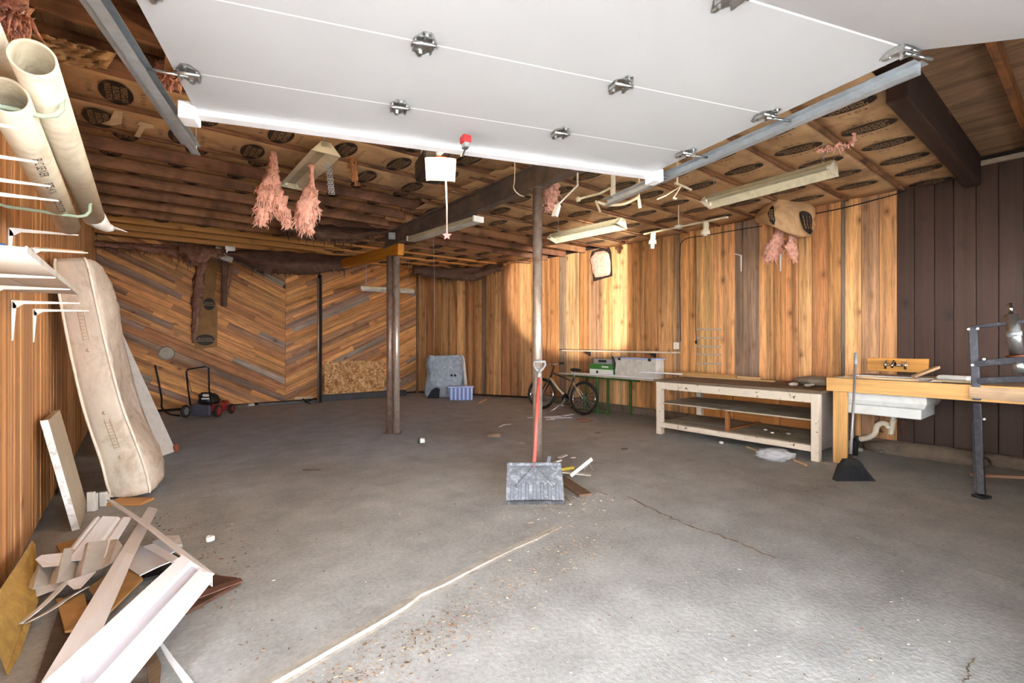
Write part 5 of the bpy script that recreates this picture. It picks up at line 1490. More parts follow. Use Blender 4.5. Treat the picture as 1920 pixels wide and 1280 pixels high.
for px_, py_ in ((1817, 617), (1834, 616), (1824, 684), (1846, 673), (1829, 785), (1846, 785)):
    c = FP(px_, py_, xu - .03); mb = MB(); mb.cyl(c, c + Vector((-.03, 0, 0)), .011, 8); mb.build('bolt', M_steel, fr)
j0 = FP(1912, 700, xu - .02); j1 = FP(1893, 568, xu - .02)
jk = thing('bottle_jack', j0, 'silver hydraulic cylinder mounted in the dark steel frame', 'jack')
dv = (j1 - j0); 
mb = MB(); mb.cyl(j0 + dv * .26, j0 + dv * .84, .048, 18); mb.build('cylinder', M_steel, jk)
mb = MB(); mb.cyl(j0 + dv * .84, j0 + dv * 1.0, .016, 12); mb.build('ram', M_chrome, jk)
mb = MB(); mb.cyl(j0 + dv * .0, j0 + dv * .22, .042, 14, r2=.036); mb.build('fork_end', M_steel, jk)
mb = MB(); mb.cyl(j0 + dv * .235, j0 + dv * .26, .075, 18); mb.build('flange', M_brass, jk)
mb = MB(); mb.cyl(j0 + dv * .52, j0 + dv * .6, .052, 18); mb.build('collar', M_galv, jk)
mb = MB(); a = G(1822, 890, .02); b = G(1960, 896, .02); mb.bar(a, b, .05, .03, ch=.004); mb.build('wood_stick', M_lumber, grain=b - a, color=srgb(186, 146, 116), label='wooden stick on the floor behind the black frame leg', cat='stick')
# grimy plaster hump at the wall foot under the sink
mb = MB(); c = PX(1690, 838, XR - .12); mb.ell((XR - .19, c.y - .2, .05), (.09, .6, .12), None, 24, 8, fn=lambda p: 1 + .25 * noise.noise(p * 3)); mb.build('mortar_hump', M_curb, label='rough mortar hump at the wall foot under the sink', cat='mortar')
for i, (px_, py_) in enumerate(((1612, 846), (1652, 850), (1700, 848))):
    g = G(px_, py_); mb = MB(); mb.ell((g.x, g.y, .02), (.035, .04, .022), None, 10, 6, fn=lambda p: 1 + .4 * noise.noise(p * 3 + Vector((i, 0, 0)))); mb.build('rubble_piece', M_whited if i == 0 else M_grime, label=('pale rubble lump beside the pine bench leg', 'grey rubble lump directly below the sink trap', 'grey rubble lump right of the sink trap')[i], cat='rubble')
# wall bits on the right
g = PX(1268, 648, XR - .025); t = thing('wall_outlet', g, 'white wall outlet above the left end of the workbench', 'outlet')
mb = MB(); mb.box(g, (.012, .11, .12), None, .004); mb.build('cover_plate', M_white_pl, t)
for dz in (-.025, .025):
    mb = MB(); mb.cyl(g + Vector((-.004, 0, dz)), g + Vector((-.009, 0, dz)), .017, 12); mb.build('socket', M_whited, t)
def cable(pts, rr_, label, mat=M_rubber, x=XR - .045, name='cable', n=40):
    P_ = smooth_path([PX(px_, py_, x) for px_, py_ in pts], n); mb = MB(); mb.tube(P_, rr_, 6); return mb.build(name, mat, label=label, cat='cable')
cable([(1276, 640), (1275, 560), (1275, 480), (1282, 450), (1330, 440), (1400, 428), (1428, 424)], .007, 'thin black cable rising from the outlet to the ceiling')
cable([(1306, 645), (1304, 600), (1305, 520), (1304, 440)], .005, 'thin dark cable left of the faint grey wall marks')
cable([(1520, 402), (1580, 390), (1650, 372), (1700, 358)], .008, 'sagging black cable under the ceiling edge at right')
c = PX(1305, 641, XR - .03); mb = MB(); mb.box(c, (.03, .035, .055), None, .008); mb.build('cable_plug', M_rubber, label='black plug at the end of the hanging cable', cat='plug')
for i, yy_ in enumerate((617, 633, 649, 664, 681)):
    a = PX(1305, yy_, XR - .0235); b = PX(1353, yy_ + 1, XR - .0235)
    mb = MB(); mb.bar(a, b, .0025, .026); 
    mb.build('metal_rail', plain('faded_grey_tape', srgb(168, 154, 140), .6, 0, .2, 20) if i == 0 else bpy.data.materials['faded_grey_tape'], label='faint grey strip on the boards, %s of five' % ('top', 'second', 'third', 'fourth', 'lowest')[i], cat='strip', group='faint grey strips on the wall')
def wbracket(px_, py_, label):
    p = PX(px_, py_, XR - .025); t = thing('shelf_bracket', p, label, 'bracket', 'white brackets on the right wall')
    mb = MB(); mb.prism([(p.x, p.y - .012, p.z), (p.x, p.y + .012, p.z), (p.x, p.y + .006, p.z - .26), (p.x, p.y - .006, p.z - .26)], (-.012, 0, 0)); mb.build('leg', M_white_pl, t)
    mb = MB(); mb.prism([(p.x, p.y - .012, p.z), (p.x - .22, p.y - .004, p.z), (p.x - .22, p.y + .004, p.z), (p.x, p.y + .012, p.z)], (0, 0, -.012)); mb.build('arm', M_white_pl, t)
wbracket(1390, 478, 'white bracket on the wall left of the kraft bundle')
wbracket(1464, 476, 'white bracket under the pink insulation on the right wall')

# ------------------------------------------------------------------ pink insulation tufts, kraft bundles
def tuft(name, pts, radii, label, mat=M_pink, seed=1, group=None, strands=40, parent=None, flat=.6):
    r = random.Random(seed); mb = MB(); pts = [Vector(p) for p in pts]
    if 2.5 < pts[0].z < ZJ:
        pts = [Vector((pts[0].x, pts[0].y, ZJ + .12))] + pts; radii = [.012] + radii
    pts = smooth_path(pts, 20)
    rs = []
    for i in range(21):
        s = i / 20 * (len(radii) - 1); k = min(int(s), len(radii) - 2); rs.append(radii[k] + (radii[k + 1] - radii[k]) * (s - k))
    n = 18; vs = []; fs = []
    s_ = Vector((CT, -ST, 0)); d_ = Vector((ST, CT, 0))
    for i, p in enumerate(pts):
        for k in range(n):
            a = 2 * math.pi * k / n
            q = noise.noise(Vector((math.cos(a) * 2.2 + seed * 3, math.sin(a) * 2.2, i * .5))) + .5 * noise.noise(Vector((math.cos(a) * 6 + seed * 3, math.sin(a) * 6, i * 1.3)))
            rr_ = rs[i] * (.8 + .8 * q); vs.append(p + s_ * (rr_ * math.cos(a)) + d_ * (rr_ * flat * math.sin(a)) + Vector((0, 0, .05 * q)))
    for i in range(20):
        for k in range(n): fs.append((i * n + k, i * n + (k + 1) % n, (i + 1) * n + (k + 1) % n, (i + 1) * n + k))
    fs.append(tuple(range(n))); fs.append(tuple(20 * n + k for k in range(n)))
    mb.add(vs, fs, 0, True)
    for k in range(strands * 6):
        i = r.randrange(3, 21); a = r.uniform(0, 2 * math.pi)
        o = s_ * math.cos(a) + d_ * (flat * math.sin(a)); p = pts[i] + o * (rs[i] * r.uniform(.55, .95))
        Ls = rs[i] * r.uniform(.3, .9) + .01
        e = p + o * (Ls * r.uniform(.0, .6)) + Vector((r.gauss(0, .012), r.gauss(0, .012), -Ls * r.uniform(.5, 1.6)))
        w = r.uniform(.004, .013)
        mb.tube([p, p.lerp(e, .5) + Vector((r.gauss(0, .008), r.gauss(0, .008), 0)), e], [w, w * .7, .0008], 5)
    return mb.build(name, mat, parent, label=label, cat='insulation', group=group)
bq = 4.75
tuft('insulation_tuft', [D(512, 318, bq), D(506, 350, bq), D(500, 382, bq), D(490, 418, bq)], [.05, .11, .12, .05], 'left leg of the torn pink insulation tuft under the ceiling', seed=2)
tuft('insulation_tuft', [D(512, 345, bq), D(524, 380, bq), D(535, 408, bq), D(541, 424, bq)], [.07, .075, .06, .025], 'short right leg of the same torn pink tuft', seed=3)
tuft('insulation_tuft', [D(584, 342, bq), D(580, 370, bq), D(576, 398, bq), D(572, 432, bq)], [.03, .09, .13, .07], 'pink insulation tuft hanging right below the dangling fixture', seed=4)
tuft('insulation_tuft', [D(660, 300, 4.9), D(664, 325, 4.9), D(668, 346, 4.9)], [.045, .04, .01], 'thin orange insulation wisp near the chain', plain('tan_wisp', srgb(190, 130, 84), .95), 5, strands=12)
tuft('insulation_tuft', [D(1034, 350, 5.15), D(1033, 370, 5.15), D(1027, 392, 5.15)], [.085, .085, .03], 'pink insulation clump behind the top of the front post', seed=6, strands=25)
tuft('insulation_tuft', [D(1600, 265, 4.3), D(1565, 275, 4.3), D(1535, 282, 4.3)], [.02, .045, .015], 'small orange insulation tongue over the long cream fixture', seed=7, strands=14)
tuft('insulation_tuft', [PX(1460, 440, 7.3), PX(1450, 462, 7.3), PX(1442, 484, 7.3)], [.07, .15, .09], 'pink insulation wad under the kraft bundle, left piece', seed=8, strands=30)
tuft('insulation_tuft', [PX(1484, 445, 7.3), PX(1484, 465, 7.3), PX(1490, 488, 7.3)], [.05, .09, .03], 'pink insulation wad under the kraft bundle, right piece', seed=9, strands=20)
tuft('insulation_tuft', [D(20, 8, 2.2), D(14, 36, 2.2), D(6, 52, 2.2)], [.09, .085, .05], 'pink insulation poking out at the top left corner', seed=10, strands=20)
tuft('insulation_tuft', [Vector((D(300, 145, 3.3).x, D(300, 145, 3.3).y, ZJ + .05)), D(318, 150, 3.3), D(330, 158, 3.3)], [.03, .07, .04], 'pink insulation bulge beside the left door track', seed=12, strands=12)
# pink insulation in the hole of the right wall
h0 = PX(1127, 495, XR - .03)
sgn = lambda c, e: math.copysign(abs(c) ** e, c)
mb = MB(); nu_, nv_ = 28, 18; vs = []; fs = []
for j in range(nv_ + 1):
    ph = math.pi * j / nv_
    for i in range(nu_):
        th = 2 * math.pi * i / nu_
        q = 1 + .12 * noise.noise(Vector((math.cos(th) * 2, math.sin(th) * 2, j * .4)))
        y_ = sgn(math.cos(th), .55) * sgn(math.sin(ph), .6) * .25 * q; z_ = sgn(math.sin(th), .55) * sgn(math.sin(ph), .6) * .27 * q
        vs.append(h0 + Vector((-.07 * math.cos(ph) + .02 * noise.noise(Vector((y_ * 14, z_ * 14, 2))), y_ + .12 * z_, z_)))
for j in range(nv_):
    for i in range(nu_): fs.append((j * nu_ + i, j * nu_ + (i + 1) % nu_, (j + 1) * nu_ + (i + 1) % nu_, (j + 1) * nu_ + i))
mb.add(vs, fs, 0, True)
t = thing('insulation_patch', h0, 'square pink insulation patch bulging from the right wall', 'insulation')
mb.build('batt', M_pink, t)
mb = MB(); mb.prism([h0 + Vector((.012, y_, z_)) for y_, z_ in ((-.30, -.28), (.22, -.34), (.30, .22), (.26, .30), (-.2, .36), (-.27, .2))], (-.008, 0, 0)); mb.build('torn_hole', M_back, t)
# kraft bundle at right
t = thing('insulation_bundle', PX(1472, 410, 7.2), 'kraft wrapped insulation bundle hanging from the right ceiling edge', 'insulation bundle')
BA = [PX(1424, 418, 7.25), PX(1430, 420, 6.98), PX(1446, 424, 6.80), PX(1470, 434, 6.86), PX(1500, 442, 7.10), PX(1518, 442, 7.36), PX(1523, 425, 7.5)]
bpath = smooth_path(BA, 60); bmid = Vector((7.3, sum(p.y for p in BA) / len(BA), 0))
def bund(u, v, off=0.0):
    k = min(int(u * 60), 59); p = bpath[k].lerp(bpath[k + 1], u * 60 - k)
    inw = Vector((bmid.x - p.x, bmid.y - p.y, 0)).normalized()
    z = (ZJ + .03) + (p.z - ZJ - .03) * min(1, v * 1.12)
    curl = .02 * math.sin(v * 7 + u * 4) + (.30 * max(0, v - .86) / .14) ** 1.3 * .5 + .03 * noise.noise(Vector((u * 6, v * 3, 9))) + .02 * noise.noise(Vector((u * 15, v * 9, 3))) - .05 * math.sin(math.pi * v)
    q = Vector((p.x, p.y, z)) + inw * (curl - off); q.x = min(q.x, XR - .04 - off * .2); return q
mb = MB(); mb.sheet(bund, 60, 24, (.004, 0, .004)); mb.build('kraft_wrap', M_kraft, t)
for u0, v0, ru, rv, sl in ((.38, .52, .04, .30, .0), (.72, .58, .065, .27, .10)):
    n_ov = 24; mb = MB(); vs = [bund(u0, v0, .024)]
    for rr_ in (.5, 1.0):
        for k in range(n_ov):
            a = 2 * math.pi * k / n_ov; vs.append(bund(u0 + ru * rr_ * math.cos(a) + sl * rr_ * math.sin(a) * .5, min(.9, v0 + rv * rr_ * math.sin(a)), .024))
    fs = [(0, 1 + k, 1 + (k + 1) % n_ov) for k in range(n_ov)] + [(1 + k, 1 + n_ov + k, 1 + n_ov + (k + 1) % n_ov, 1 + (k + 1) % n_ov) for k in range(n_ov)]
    mb.add(vs, fs, 0, True); ov = mb.build('printed_oval', M_ink, t)
    for q in (-.45, 0, .45):
        mb = MB(); pl_ = [bund(u0 + ru * q + sl * w * .35, v0 + rv * w * .7, .034) for w in (-.8, -.4, 0, .4, .8)]
        for i in range(4): mb.bar(pl_[i], pl_[i].lerp(pl_[i + 1], .8), .014, .003, up=(0, 1, 0))
        mb.build('lettering', M_inkt, ov)
# loose kraft flaps near the upper left
mb = MB()
def flap(u, v):
    x = 28 + 190 * u - 18 * v; y = 50 + 52 * u + 62 * v * (1 - .55 * u)
    zz = ZJ - .03 - .10 * v - .09 * abs(noise.noise(Vector((u * 5, v * 3, 4)))) - .04 * noise.noise(Vector((u * 11, v * 7, 2)))
    return G(x, y, zz)
mb.sheet(flap, 22, 14, (0, 0, .008)); mb.build('kraft_flap', M_kraft, label='torn kraft paper flap drooping above the pipe mouths', cat='paper flap')
for i, (pts, lab) in enumerate(((((190, 232), (205, 226), (214, 208), (230, 210), (228, 232), (210, 236)), 'pale torn paper scrap left of the third printed oval'), (((252, 255), (262, 236), (256, 232), (262, 228), (290, 236), (288, 241), (272, 240), (262, 258)), 'pale torn paper cross on a printed oval near the left wall'), (((1674, 182), (1683, 182), (1700, 204), (1690, 207)), 'pale paper tab beside the heavy dark beam'))):
    P_ = [G(x, y, ZJ - .012) for x, y in pts]; mb = MB(); mb.prism(P_, (0, 0, .003)); mb.build('paper_scrap', plain('torn_paper', srgb(226, 204, 164), .9) if i == 0 else bpy.data.materials['torn_paper'], label=lab, cat='paper scrap')
# dirty sagging insulation along the back
def sagroll(pts, rad, label, mat, seed, nm='insulation_roll'):
    P_ = smooth_path([Vector(p) for p in pts], 30); mb = MB(); n = 12; vs = []; fs = []
    for i, p in enumerate(P_):
        for k in range(n):
            a = 2 * math.pi * k / n; q = noise.noise(Vector((math.cos(a) * 1.6, math.sin(a) * 1.6 + seed, i * .3)))
            rr_ = rad * (1 + .5 * q) * (1 if 1 < i < 29 else .6)
            vs.append(p + Vector((0, 1, 0)) * (rr_ * .8 * math.cos(a)) + Vector((0, 0, 1)) * (rr_ * math.sin(a)))
    for i in range(30):
        for k in range(n): fs.append((i * n + k, i * n + (k + 1) % n, (i + 1) * n + (k + 1) % n, (i + 1) * n + k))
    fs.append(tuple(range(n))); fs.append(tuple(30 * n + k for k in range(n)))
    mb.add(vs, fs, 0, True)
    r = random.Random(seed)
    for k in range(30):
        p = P_[r.randrange(2, 29)] + Vector((r.uniform(-.05, .05), r.uniform(-.05, .05), -rad * .8)); e = p + Vector((r.gauss(0, .04), r.gauss(0, .04), -abs(r.gauss(.05, .06))))
        mb.tube([p, e], [.015, .002], 5)
    return mb.build(nm, mat, label=label, cat='insulation')
M_sag = plain('sooty_kraft', srgb(104, 76, 62), .9, 0, .3, 5, srgb(52, 38, 34), .7, 4, bump=.6, bscale=18)
def drape(xs, tops, bots, b0, b1_, label, mat, seed, bulge=.16):
    """sagging paper faced batt: straight upper edge under the joists, hanging lower edge"""
    r = random.Random(seed)
    def lerp(L_, u):
        s = u * (len(L_) - 1); k = min(int(s), len(L_) - 2); f = s - k; f = f * f * (3 - 2 * f); return L_[k] + (L_[k + 1] - L_[k]) * f
    mb = MB()
    def fn(u, v):
        x = xs[0] + (xs[1] - xs[0]) * u; y = lerp(tops, u) + (lerp(bots, u) - lerp(tops, u)) * v
        b = b0 + (b1_ - b0) * u - bulge * math.sin(math.pi * min(1, v * .9)) + .08 * noise.noise(Vector((u * 7 + seed, v * 3, 0)))
        return D(x, y + 3 * noise.noise(Vector((u * 11, v * 2, seed))), b)
    mb.sheet(fn, 36, 10, (0, .06, .02))
    for k in range(46):
        u = r.random(); p = fn(u, r.uniform(.85, 1)); Ls = abs(r.gauss(.04, .06)) + .02
        mb.tube([p, p + Vector((r.gauss(0, .03), r.gauss(0, .03), -Ls))], [r.uniform(.006, .02), .001], 5)
    return mb.build('insulation_sheet', mat, label=label, cat='insulation')
drape((428, 706), [468, 470, 474, 480, 482], [480, 512, 515, 508, 484], 9.2, 9.6, 'long sooty insulation sheet sagging before the back wall', M_sag, 3, .25)
drape((170, 352), [452, 455, 458, 462], [462, 466, 474, 486], 8.3, 9.2, 'dirty insulation sheet drooping in the back left corner', M_pinkd, 8, .1)
drape((336, 424), [460, 462, 464, 466], [482, 500, 486, 476], 9.0, 9.1, 'dirty pink clump of insulation left of the small white box', M_pinkd, 4, .2)
drape((530, 716), [414, 420, 426, 430], [436, 450, 452, 440], 7.5, 7.9, 'dark insulation sheet bulging between the joists left of the posts', M_sag, 5, .2)
drape((776, 944), [498, 502, 502, 494], [514, 524, 527, 506], 11.2, 11.0, 'dark tattered insulation sheet hanging over the far right corner', M_sag, 6, .15)
# hanging strips and paper left of the seam
M_dkr = plain('dusty_kraft', srgb(142, 104, 62), .85, 0, .15, 6, srgb(96, 70, 46), .4, 5)
yb0 = YB - .06
def PY(x, y, Y):
    r_ = ray(x, y); return EYE + r_ * (Y / r_.y)
t = thing('kraft_strip', PY(385, 640, yb0), 'long kraft paper strip with two printed ovals hanging on the back wall', 'paper strip')
pts = [PY(386, 480, yb0), PY(408, 500, yb0), PY(402, 560, yb0), PY(408, 580, yb0), PY(407, 650, yb0), PY(365, 655, yb0), PY(372, 560, yb0)]
mb = MB(); mb.prism(pts, (0, -.01, 0)); mb.build('sheet', M_dkr, t)
for cx, cy_, sx_, sz in ((392, 570, .105, .125), (385, 637, .165, .115)):
    c = PY(cx, cy_, yb0 - .014); mb = MB(); mb.prism([c + Vector((sx_ * math.cos(2 * math.pi * k / 22), 0, sz * math.sin(2 * math.pi * k / 22))) for k in range(22)], (0, -.003, 0)); ov = mb.build('printed_oval', M_ink, t)
    vs, fs = text_mesh('BUILDING\nINSULATION', .05)
    mb = MB(); mb.add([c + Vector((v.x * sx_ / .15, -.0045, v.z + v.y * .9)) for v in vs], fs); mb.build('lettering', M_inkt, ov)
tuft('insulation_tuft', [PY(380, 475, yb0 - .1), PY(372, 540, yb0 - .1), PY(368, 590, yb0 - .08), PY(362, 640, yb0 - .06)], [.10, .12, .09, .03], 'long reddish insulation tongue beside the hanging kraft strip', M_pinkd, 14, strands=20)
tuft('insulation_tuft', [PY(428, 490, yb0 - .1), PY(424, 530, yb0 - .1), PY(420, 565, yb0 - .1)], [.09, .09, .05], 'short dirty insulation tongue right of the hanging kraft strip', M_pinkd, 15, strands=14)
c = PY(425, 476, 10.6)
t = thing('vent_duct', c, 'small grey metal duct box with a white end under the back joists', 'duct')
mb = MB(); mb.box(c + Vector((-.05, .1, -.02)), (.34, .3, .22), Matrix.Rotation(.3, 3, 'Y'), .01); mb.build('body', M_sheetm, t)
mb = MB(); mb.bar(c + Vector((0, .1, 0)), Vector((c.x, c.y + .1, ZJ + .02)), .03, .006, up=(1, 0, 0)); mb.build('strap', M_sheetm, t)
mb = MB(); mb.box(c + Vector((.05, -.06, .08)), (.17, .05, .13), None, .008); mb.build('end_box', M_white_pl, t)
mb = MB(); mb.cyl(c + Vector((-.02, .1, -.12)), c + Vector((-.02, .2, -1.0)), .05, 12); mb.build('down_pipe', M_sag, t)
c = PY(312, 662, YB - .025)
t = thing('wall_vent', c, 'round grey vent on the herringbone wall above the lawn mower', 'vent')
mb = MB(); mb.torus(c, (0, 1, 0), .12, .018, 28, 8); mb.build('rim', M_sheetm, t)
mb = MB(); mb.cyl(c, c + Vector((0, -.012, 0)), .11, 24); mb.build('disc', plain('vent_grey', srgb(150, 138, 122), .6, .2, .2, 9), t)
mb = MB(); mb.bar(c + Vector((-.06, -.02, -.03)), c + Vector((.05, -.02, .05)), .012, .02); mb.build('latch', M_sheetm, t)
mb = MB(); mb.tube(smooth_path([PY(291, 684, yb0 - .05), PY(297, 712, yb0 - .05), PY(303, 745, yb0 - .05), PY(304, 765, 11.2), G(318, 776, .02), G(336, 779, .02)], 30), .016, 6); mb.build('black_hose', M_rubber, label='thin black hose hanging down the wall left of the mower', cat='hose')

# ------------------------------------------------------------------ lawn mower
g = G(377, 783); T = TR(g, -TH + .05)
mw = thing('lawn_mower', g, 'small red and black lawn mower with a folding bar handle at the back wall', 'lawn mower')
mb = MB(T); mb.box((0, .25, .15), (.50, .48, .16), None, .05); mb.build('deck', plain('mower_red', srgb(150, 44, 46), .45, 0, .15, 9), mw)
mb = MB(T); mb.box((0, -.015, .14), (.36, .06, .2), None, .02); 
for k in range(5): mb.box((-.13 + .065 * k, -.048, .14), (.02, .01, .18))
mb.build('rear_flap', plain('mower_flap', srgb(70, 70, 84), .6), mw)
mb = MB(T); mb.lathe([(0, .22), (.17, .22), (.18, .30), (.15, .38), (.10, .42), (0, .43)], (0, .25, 0), n=20); mb.build('engine', M_black, mw)
mb = MB(T); mb.box((-.02, .16, .40), (.2, .14, .07), Matrix.Rotation(.3, 3, 'X'), .02); mb.build('engine_cover', M_black, mw)
mb = MB(T); mb.box((.05, .085, .40), (.13, .012, .05), Matrix.Rotation(.2, 3, 'Z'), .002); mb.box((.04, .085, .34), (.16, .012, .025)); mb.build('sticker', M_whited, mw)
for x in (-.29, .29):
    for y in (.02, .48):
        r_w = .12 if y < .2 else .1
        mb = MB(T); mb.torus((x, y, r_w), (1, 0, 0), r_w - .03, .03, 20, 8); w_ = mb.build('wheel', M_rubber, mw)
        mb = MB(T); mb.cyl((x - .025, y, r_w), (x + .025, y, r_w), r_w - .045, 16); mb.build('hub', bpy.data.materials['mower_red'] if x > 0 else M_grey, w_)
mb = MB(T); mb.tube([(-.2, .02, .22), (-.16, -.12, .55), (-.14, -.2, .86), (-.1, -.22, .90), (.20, -.22, .95), (.25, -.2, .93), (.21, -.12, .55), (.17, .02, .22)], .014, 8); mb.build('handle', M_black, mw)
mb = MB(T); mb.tube([(-.14, -.18, .80), (-.05, -.2, .5), (0, .1, .38)], .005, 5); mb.build('throttle_cable', M_rubber, mw)

# things along the foot of the back wall
def groundbar(a, b, w, hh, mat, nm, label, cat, col=None, z=0.0):
    A_ = G(*a); B_ = G(*b); A_.z = B_.z = z + hh / 2 + .001
    mb = MB(); mb.bar(A_, B_, w, hh, ch=.004); return mb.build(nm, mat, grain=(B_ - A_) if col else None, color=col, label=label, cat=cat)
groundbar((598, 752), (760, 741), .16, .14, plain('blackened_timber', srgb(52, 52, 56), .6, 0, .2, 6), 'timber_sleeper', 'blackened timber sleeper on the floor along the back wall', 'timber')
groundbar((492, 757), (586, 751), .05, .06, M_lumber, 'wooden_pole', 'pale wooden pole lying left of the thin black post', 'pole', srgb(206, 182, 146), .05)
groundbar((484, 760), (600, 753), .10, .05, M_black, 'steel_angle', 'black steel angle lying under the pale wooden pole', 'steel angle')
mb = MB(); p_ = G(576, 757); mb.tube([p_ + Vector((-.1, 0, .12)), p_ + Vector((0, -.05, .03)), p_ + Vector((.05, -.08, .0))], .02, 6); mb.tube([p_ + Vector((.12, 0, .1)), p_ + Vector((0, -.05, .03))], .02, 6); mb.build('jack_stand', M_black, label='little black forked stand at the foot of the thin post', cat='stand')
groundbar((462, 762), (476, 760), .05, .05, M_white_pl, 'white_tube', 'short white tube among the clutter right of the mower', 'tube')
groundbar((432, 768), (462, 763), .12, .07, M_grime, 'rubble_bag', 'heap of dark rubble right of the lawn mower', 'rubble')
g = G(420, 772); mb = MB(); mb.torus(g + Vector((0, 0, .13)), (.8, .4, 0), .09, .02, 20, 6); mb.torus(g + Vector((.05, .02, .13)), (.8, .3, 0), .09, .02, 20, 6); mb.build('cord_coil', plain('red_cord', srgb(176, 74, 58), .6), label='coil of red cord leaning right of the lawn mower', cat='cord')
# OSB sheet
p_ = [PY(609, 742, 11.5), PY(721, 738, 11.58), PY(719, 676, 11.7), PY(608, 677, 11.66)]
for q in p_[:2]: q.z = .145
mb = MB(); mb.prism(p_, (0, .014, 0)); mb.build('strand_board_sheet', M_osb, label='orange strand board sheet leaning on the herringbone wall', cat='strand board')
# tarpaulin covered chair + bin
g = G(832, 746)
t = thing('covered_chair', g, 'chair draped in a crumpled grey tarpaulin in the far corner', 'covered chair')
T = TR(g, -TH)
mb = MB(T)
def tarp(u, v):
    a = u * math.pi * 2
    w = .50 - .06 * v + .08 * noise.noise(Vector((math.cos(a) * 1.5, math.sin(a) * 1.5, v * 3)))
    dd = .20 - .06 * v + .04 * noise.noise(Vector((math.cos(a) * 2, math.sin(a) * 2, v * 4 + 7)))
    ca, sa = math.cos(a), math.sin(a)
    sg = lambda c: math.copysign(abs(c) ** .55, c)
    return Vector((w * sg(ca), .22 + dd * sg(sa), .02 + 1.02 * v + .05 * noise.noise(Vector((ca * 2, sa * 2, 3))) * (1 if v > .9 else 0)))
mb.grid(tarp, 48, 22)
mb.add([tarp(k / 48, 1) for k in range(48)], [list(range(48))])
mb.build('tarpaulin', M_tarp, t)
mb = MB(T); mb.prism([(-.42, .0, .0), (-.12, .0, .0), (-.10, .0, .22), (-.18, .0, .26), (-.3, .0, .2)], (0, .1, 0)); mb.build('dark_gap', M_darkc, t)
mb = MB(T); mb.tube([(.4, .3, 1.05), (.46, .25, .95), (.5, .2, .6), (.54, .1, .3)], .04, 8); mb.build('folded_hem', M_whited, t)
for i in range(2):
    mb = MB(T); mb.ell((.19 + .09 * i, .02, .56), (.03, .015, .03), None, 10, 6); mb.build('grommet', M_rubber, t)
g = G(864, 750); T = TR(g, -TH + .1)
t = thing('storage_bin', g, 'blue striped storage bin in front of the covered chair', 'bin')
mb = MB(T); mb.prism([(-.26, 0, 0), (.26, 0, 0), (.29, 0, .3), (-.29, 0, .3)], (0, .2, 0)); mb.build('body', M_blue, t)
for k in range(6):
    x = -.24 + .096 * k; mb = MB(T); mb.prism([(x, -.012, .01), (x + .04, -.012, .01), (x + .043, -.012, .29), (x, -.012, .29)], (0, .012, 0)); mb.build('rib', M_bluew, t)
mb = MB(T); mb.box((0, .10, .315), (.62, .24, .03), None, .01); mb.build('lid', M_bluew, t)
groundbar((898, 756), (912, 749), .03, .03, M_lumber, 'wood_stick', 'small wooden stick leaning at the foot of the angled wall', 'stick', srgb(196, 160, 120))

# ------------------------------------------------------------------ bicycle
rw = G(1093, 778); fw = G(1014, 767); dirb = (fw - rw); dirb.z = 0; wbse = dirb.length; dirb.normalize()
ang = math.atan2(dirb.y, dirb.x)
T = TR(rw, ang, Matrix.Rotation(math.radians(5), 4, 'X'))
bk = thing('bicycle', rw, 'dark mountain bicycle parked on its stand beside the green table', 'bicycle')
R_w = .325
def wheel(x, nm='wheel', steer=0.0):
    Tw = T @ Matrix.Translation((x, 0, R_w)) @ Matrix.Rotation(steer, 4, 'Z')
    mb = MB(Tw); mb.torus((0, 0, 0), (0, 1, 0), R_w - .025, .025, 36, 8); w_ = mb.build('tyre', M_rubber, bk)
    mb = MB(Tw); mb.torus((0, 0, 0), (0, 1, 0), R_w - .06, .012, 36, 6); mb.build('rim', M_chrome, w_)
    mb = MB(Tw); mb.cyl((0, -.04, 0), (0, .04, 0), .022, 12); mb.build('hub', M_steel, w_)
    mb = MB(Tw)
    for k in range(18):
        a = 2 * math.pi * k / 18; mb.tube([(0, .025 * (-1) ** k, 0), ((R_w - .06) * math.cos(a), 0, (R_w - .06) * math.sin(a))], .0022, 4)
    mb.build('spokes', M_steel, w_)
wheel(0); wheel(wbse, steer=.25)
bb = Vector((.42, 0, .29)); seat_c = Vector((.27, 0, .70)); head_t = Vector((wbse - .26, 0, .80)); head_b = Vector((wbse - .21, 0, .66)); fax = Vector((wbse, 0, R_w)); rax = Vector((0, 0, R_w))
def tb(nm, pts, r_, mat): mb = MB(T); mb.tube(pts, r_, 10); return mb.build(nm, mat, bk)
M_bfr = plain('bicycle_dark_frame', srgb(52, 42, 44), .35, .1, .15, 9); M_bcr = plain('bicycle_cream', srgb(206, 190, 160), .35)
tb('top_tube', [seat_c + Vector((.01, 0, -.08)), head_t + Vector((.02, 0, -.03))], .017, M_bfr)
tb('down_tube', [bb, (bb + head_b) / 2 + Vector((0, 0, -.02)), head_b], .021, M_bcr)
tb('seat_tube', [bb, seat_c], .017, M_bfr)
tb('head_tube', [head_b, head_t], .022, M_bfr)
for s in (-.05, .05):
    tb('chain_stay', [bb + Vector((0, s * .4, 0)), rax + Vector((0, s, 0))], .010, M_bfr)
    tb('seat_stay', [seat_c + Vector((.01, s * .3, -.1)), rax + Vector((0, s, 0))], .009, M_bcr)
    tb('fork_blade', [head_b + Vector((0, s, -.02)), fax + Vector((0, s, 0))], .014, M_bfr)
tb('seat_post', [seat_c, seat_c + Vector((-.03, 0, .13))], .013, M_steel)
mb = MB(T); mb.ell(seat_c + Vector((-.03, 0, .15)), (.14, .075, .035), None, 16, 8, fn=lambda p: 1 - .35 * max(0, p.x) * abs(p.y)); mb.build('saddle', M_rubber, bk)
st_ = head_t + Vector((-.03, 0, .10))
tb('stem', [head_t, st_, st_ + Vector((.07, 0, .03))], .015, M_black)
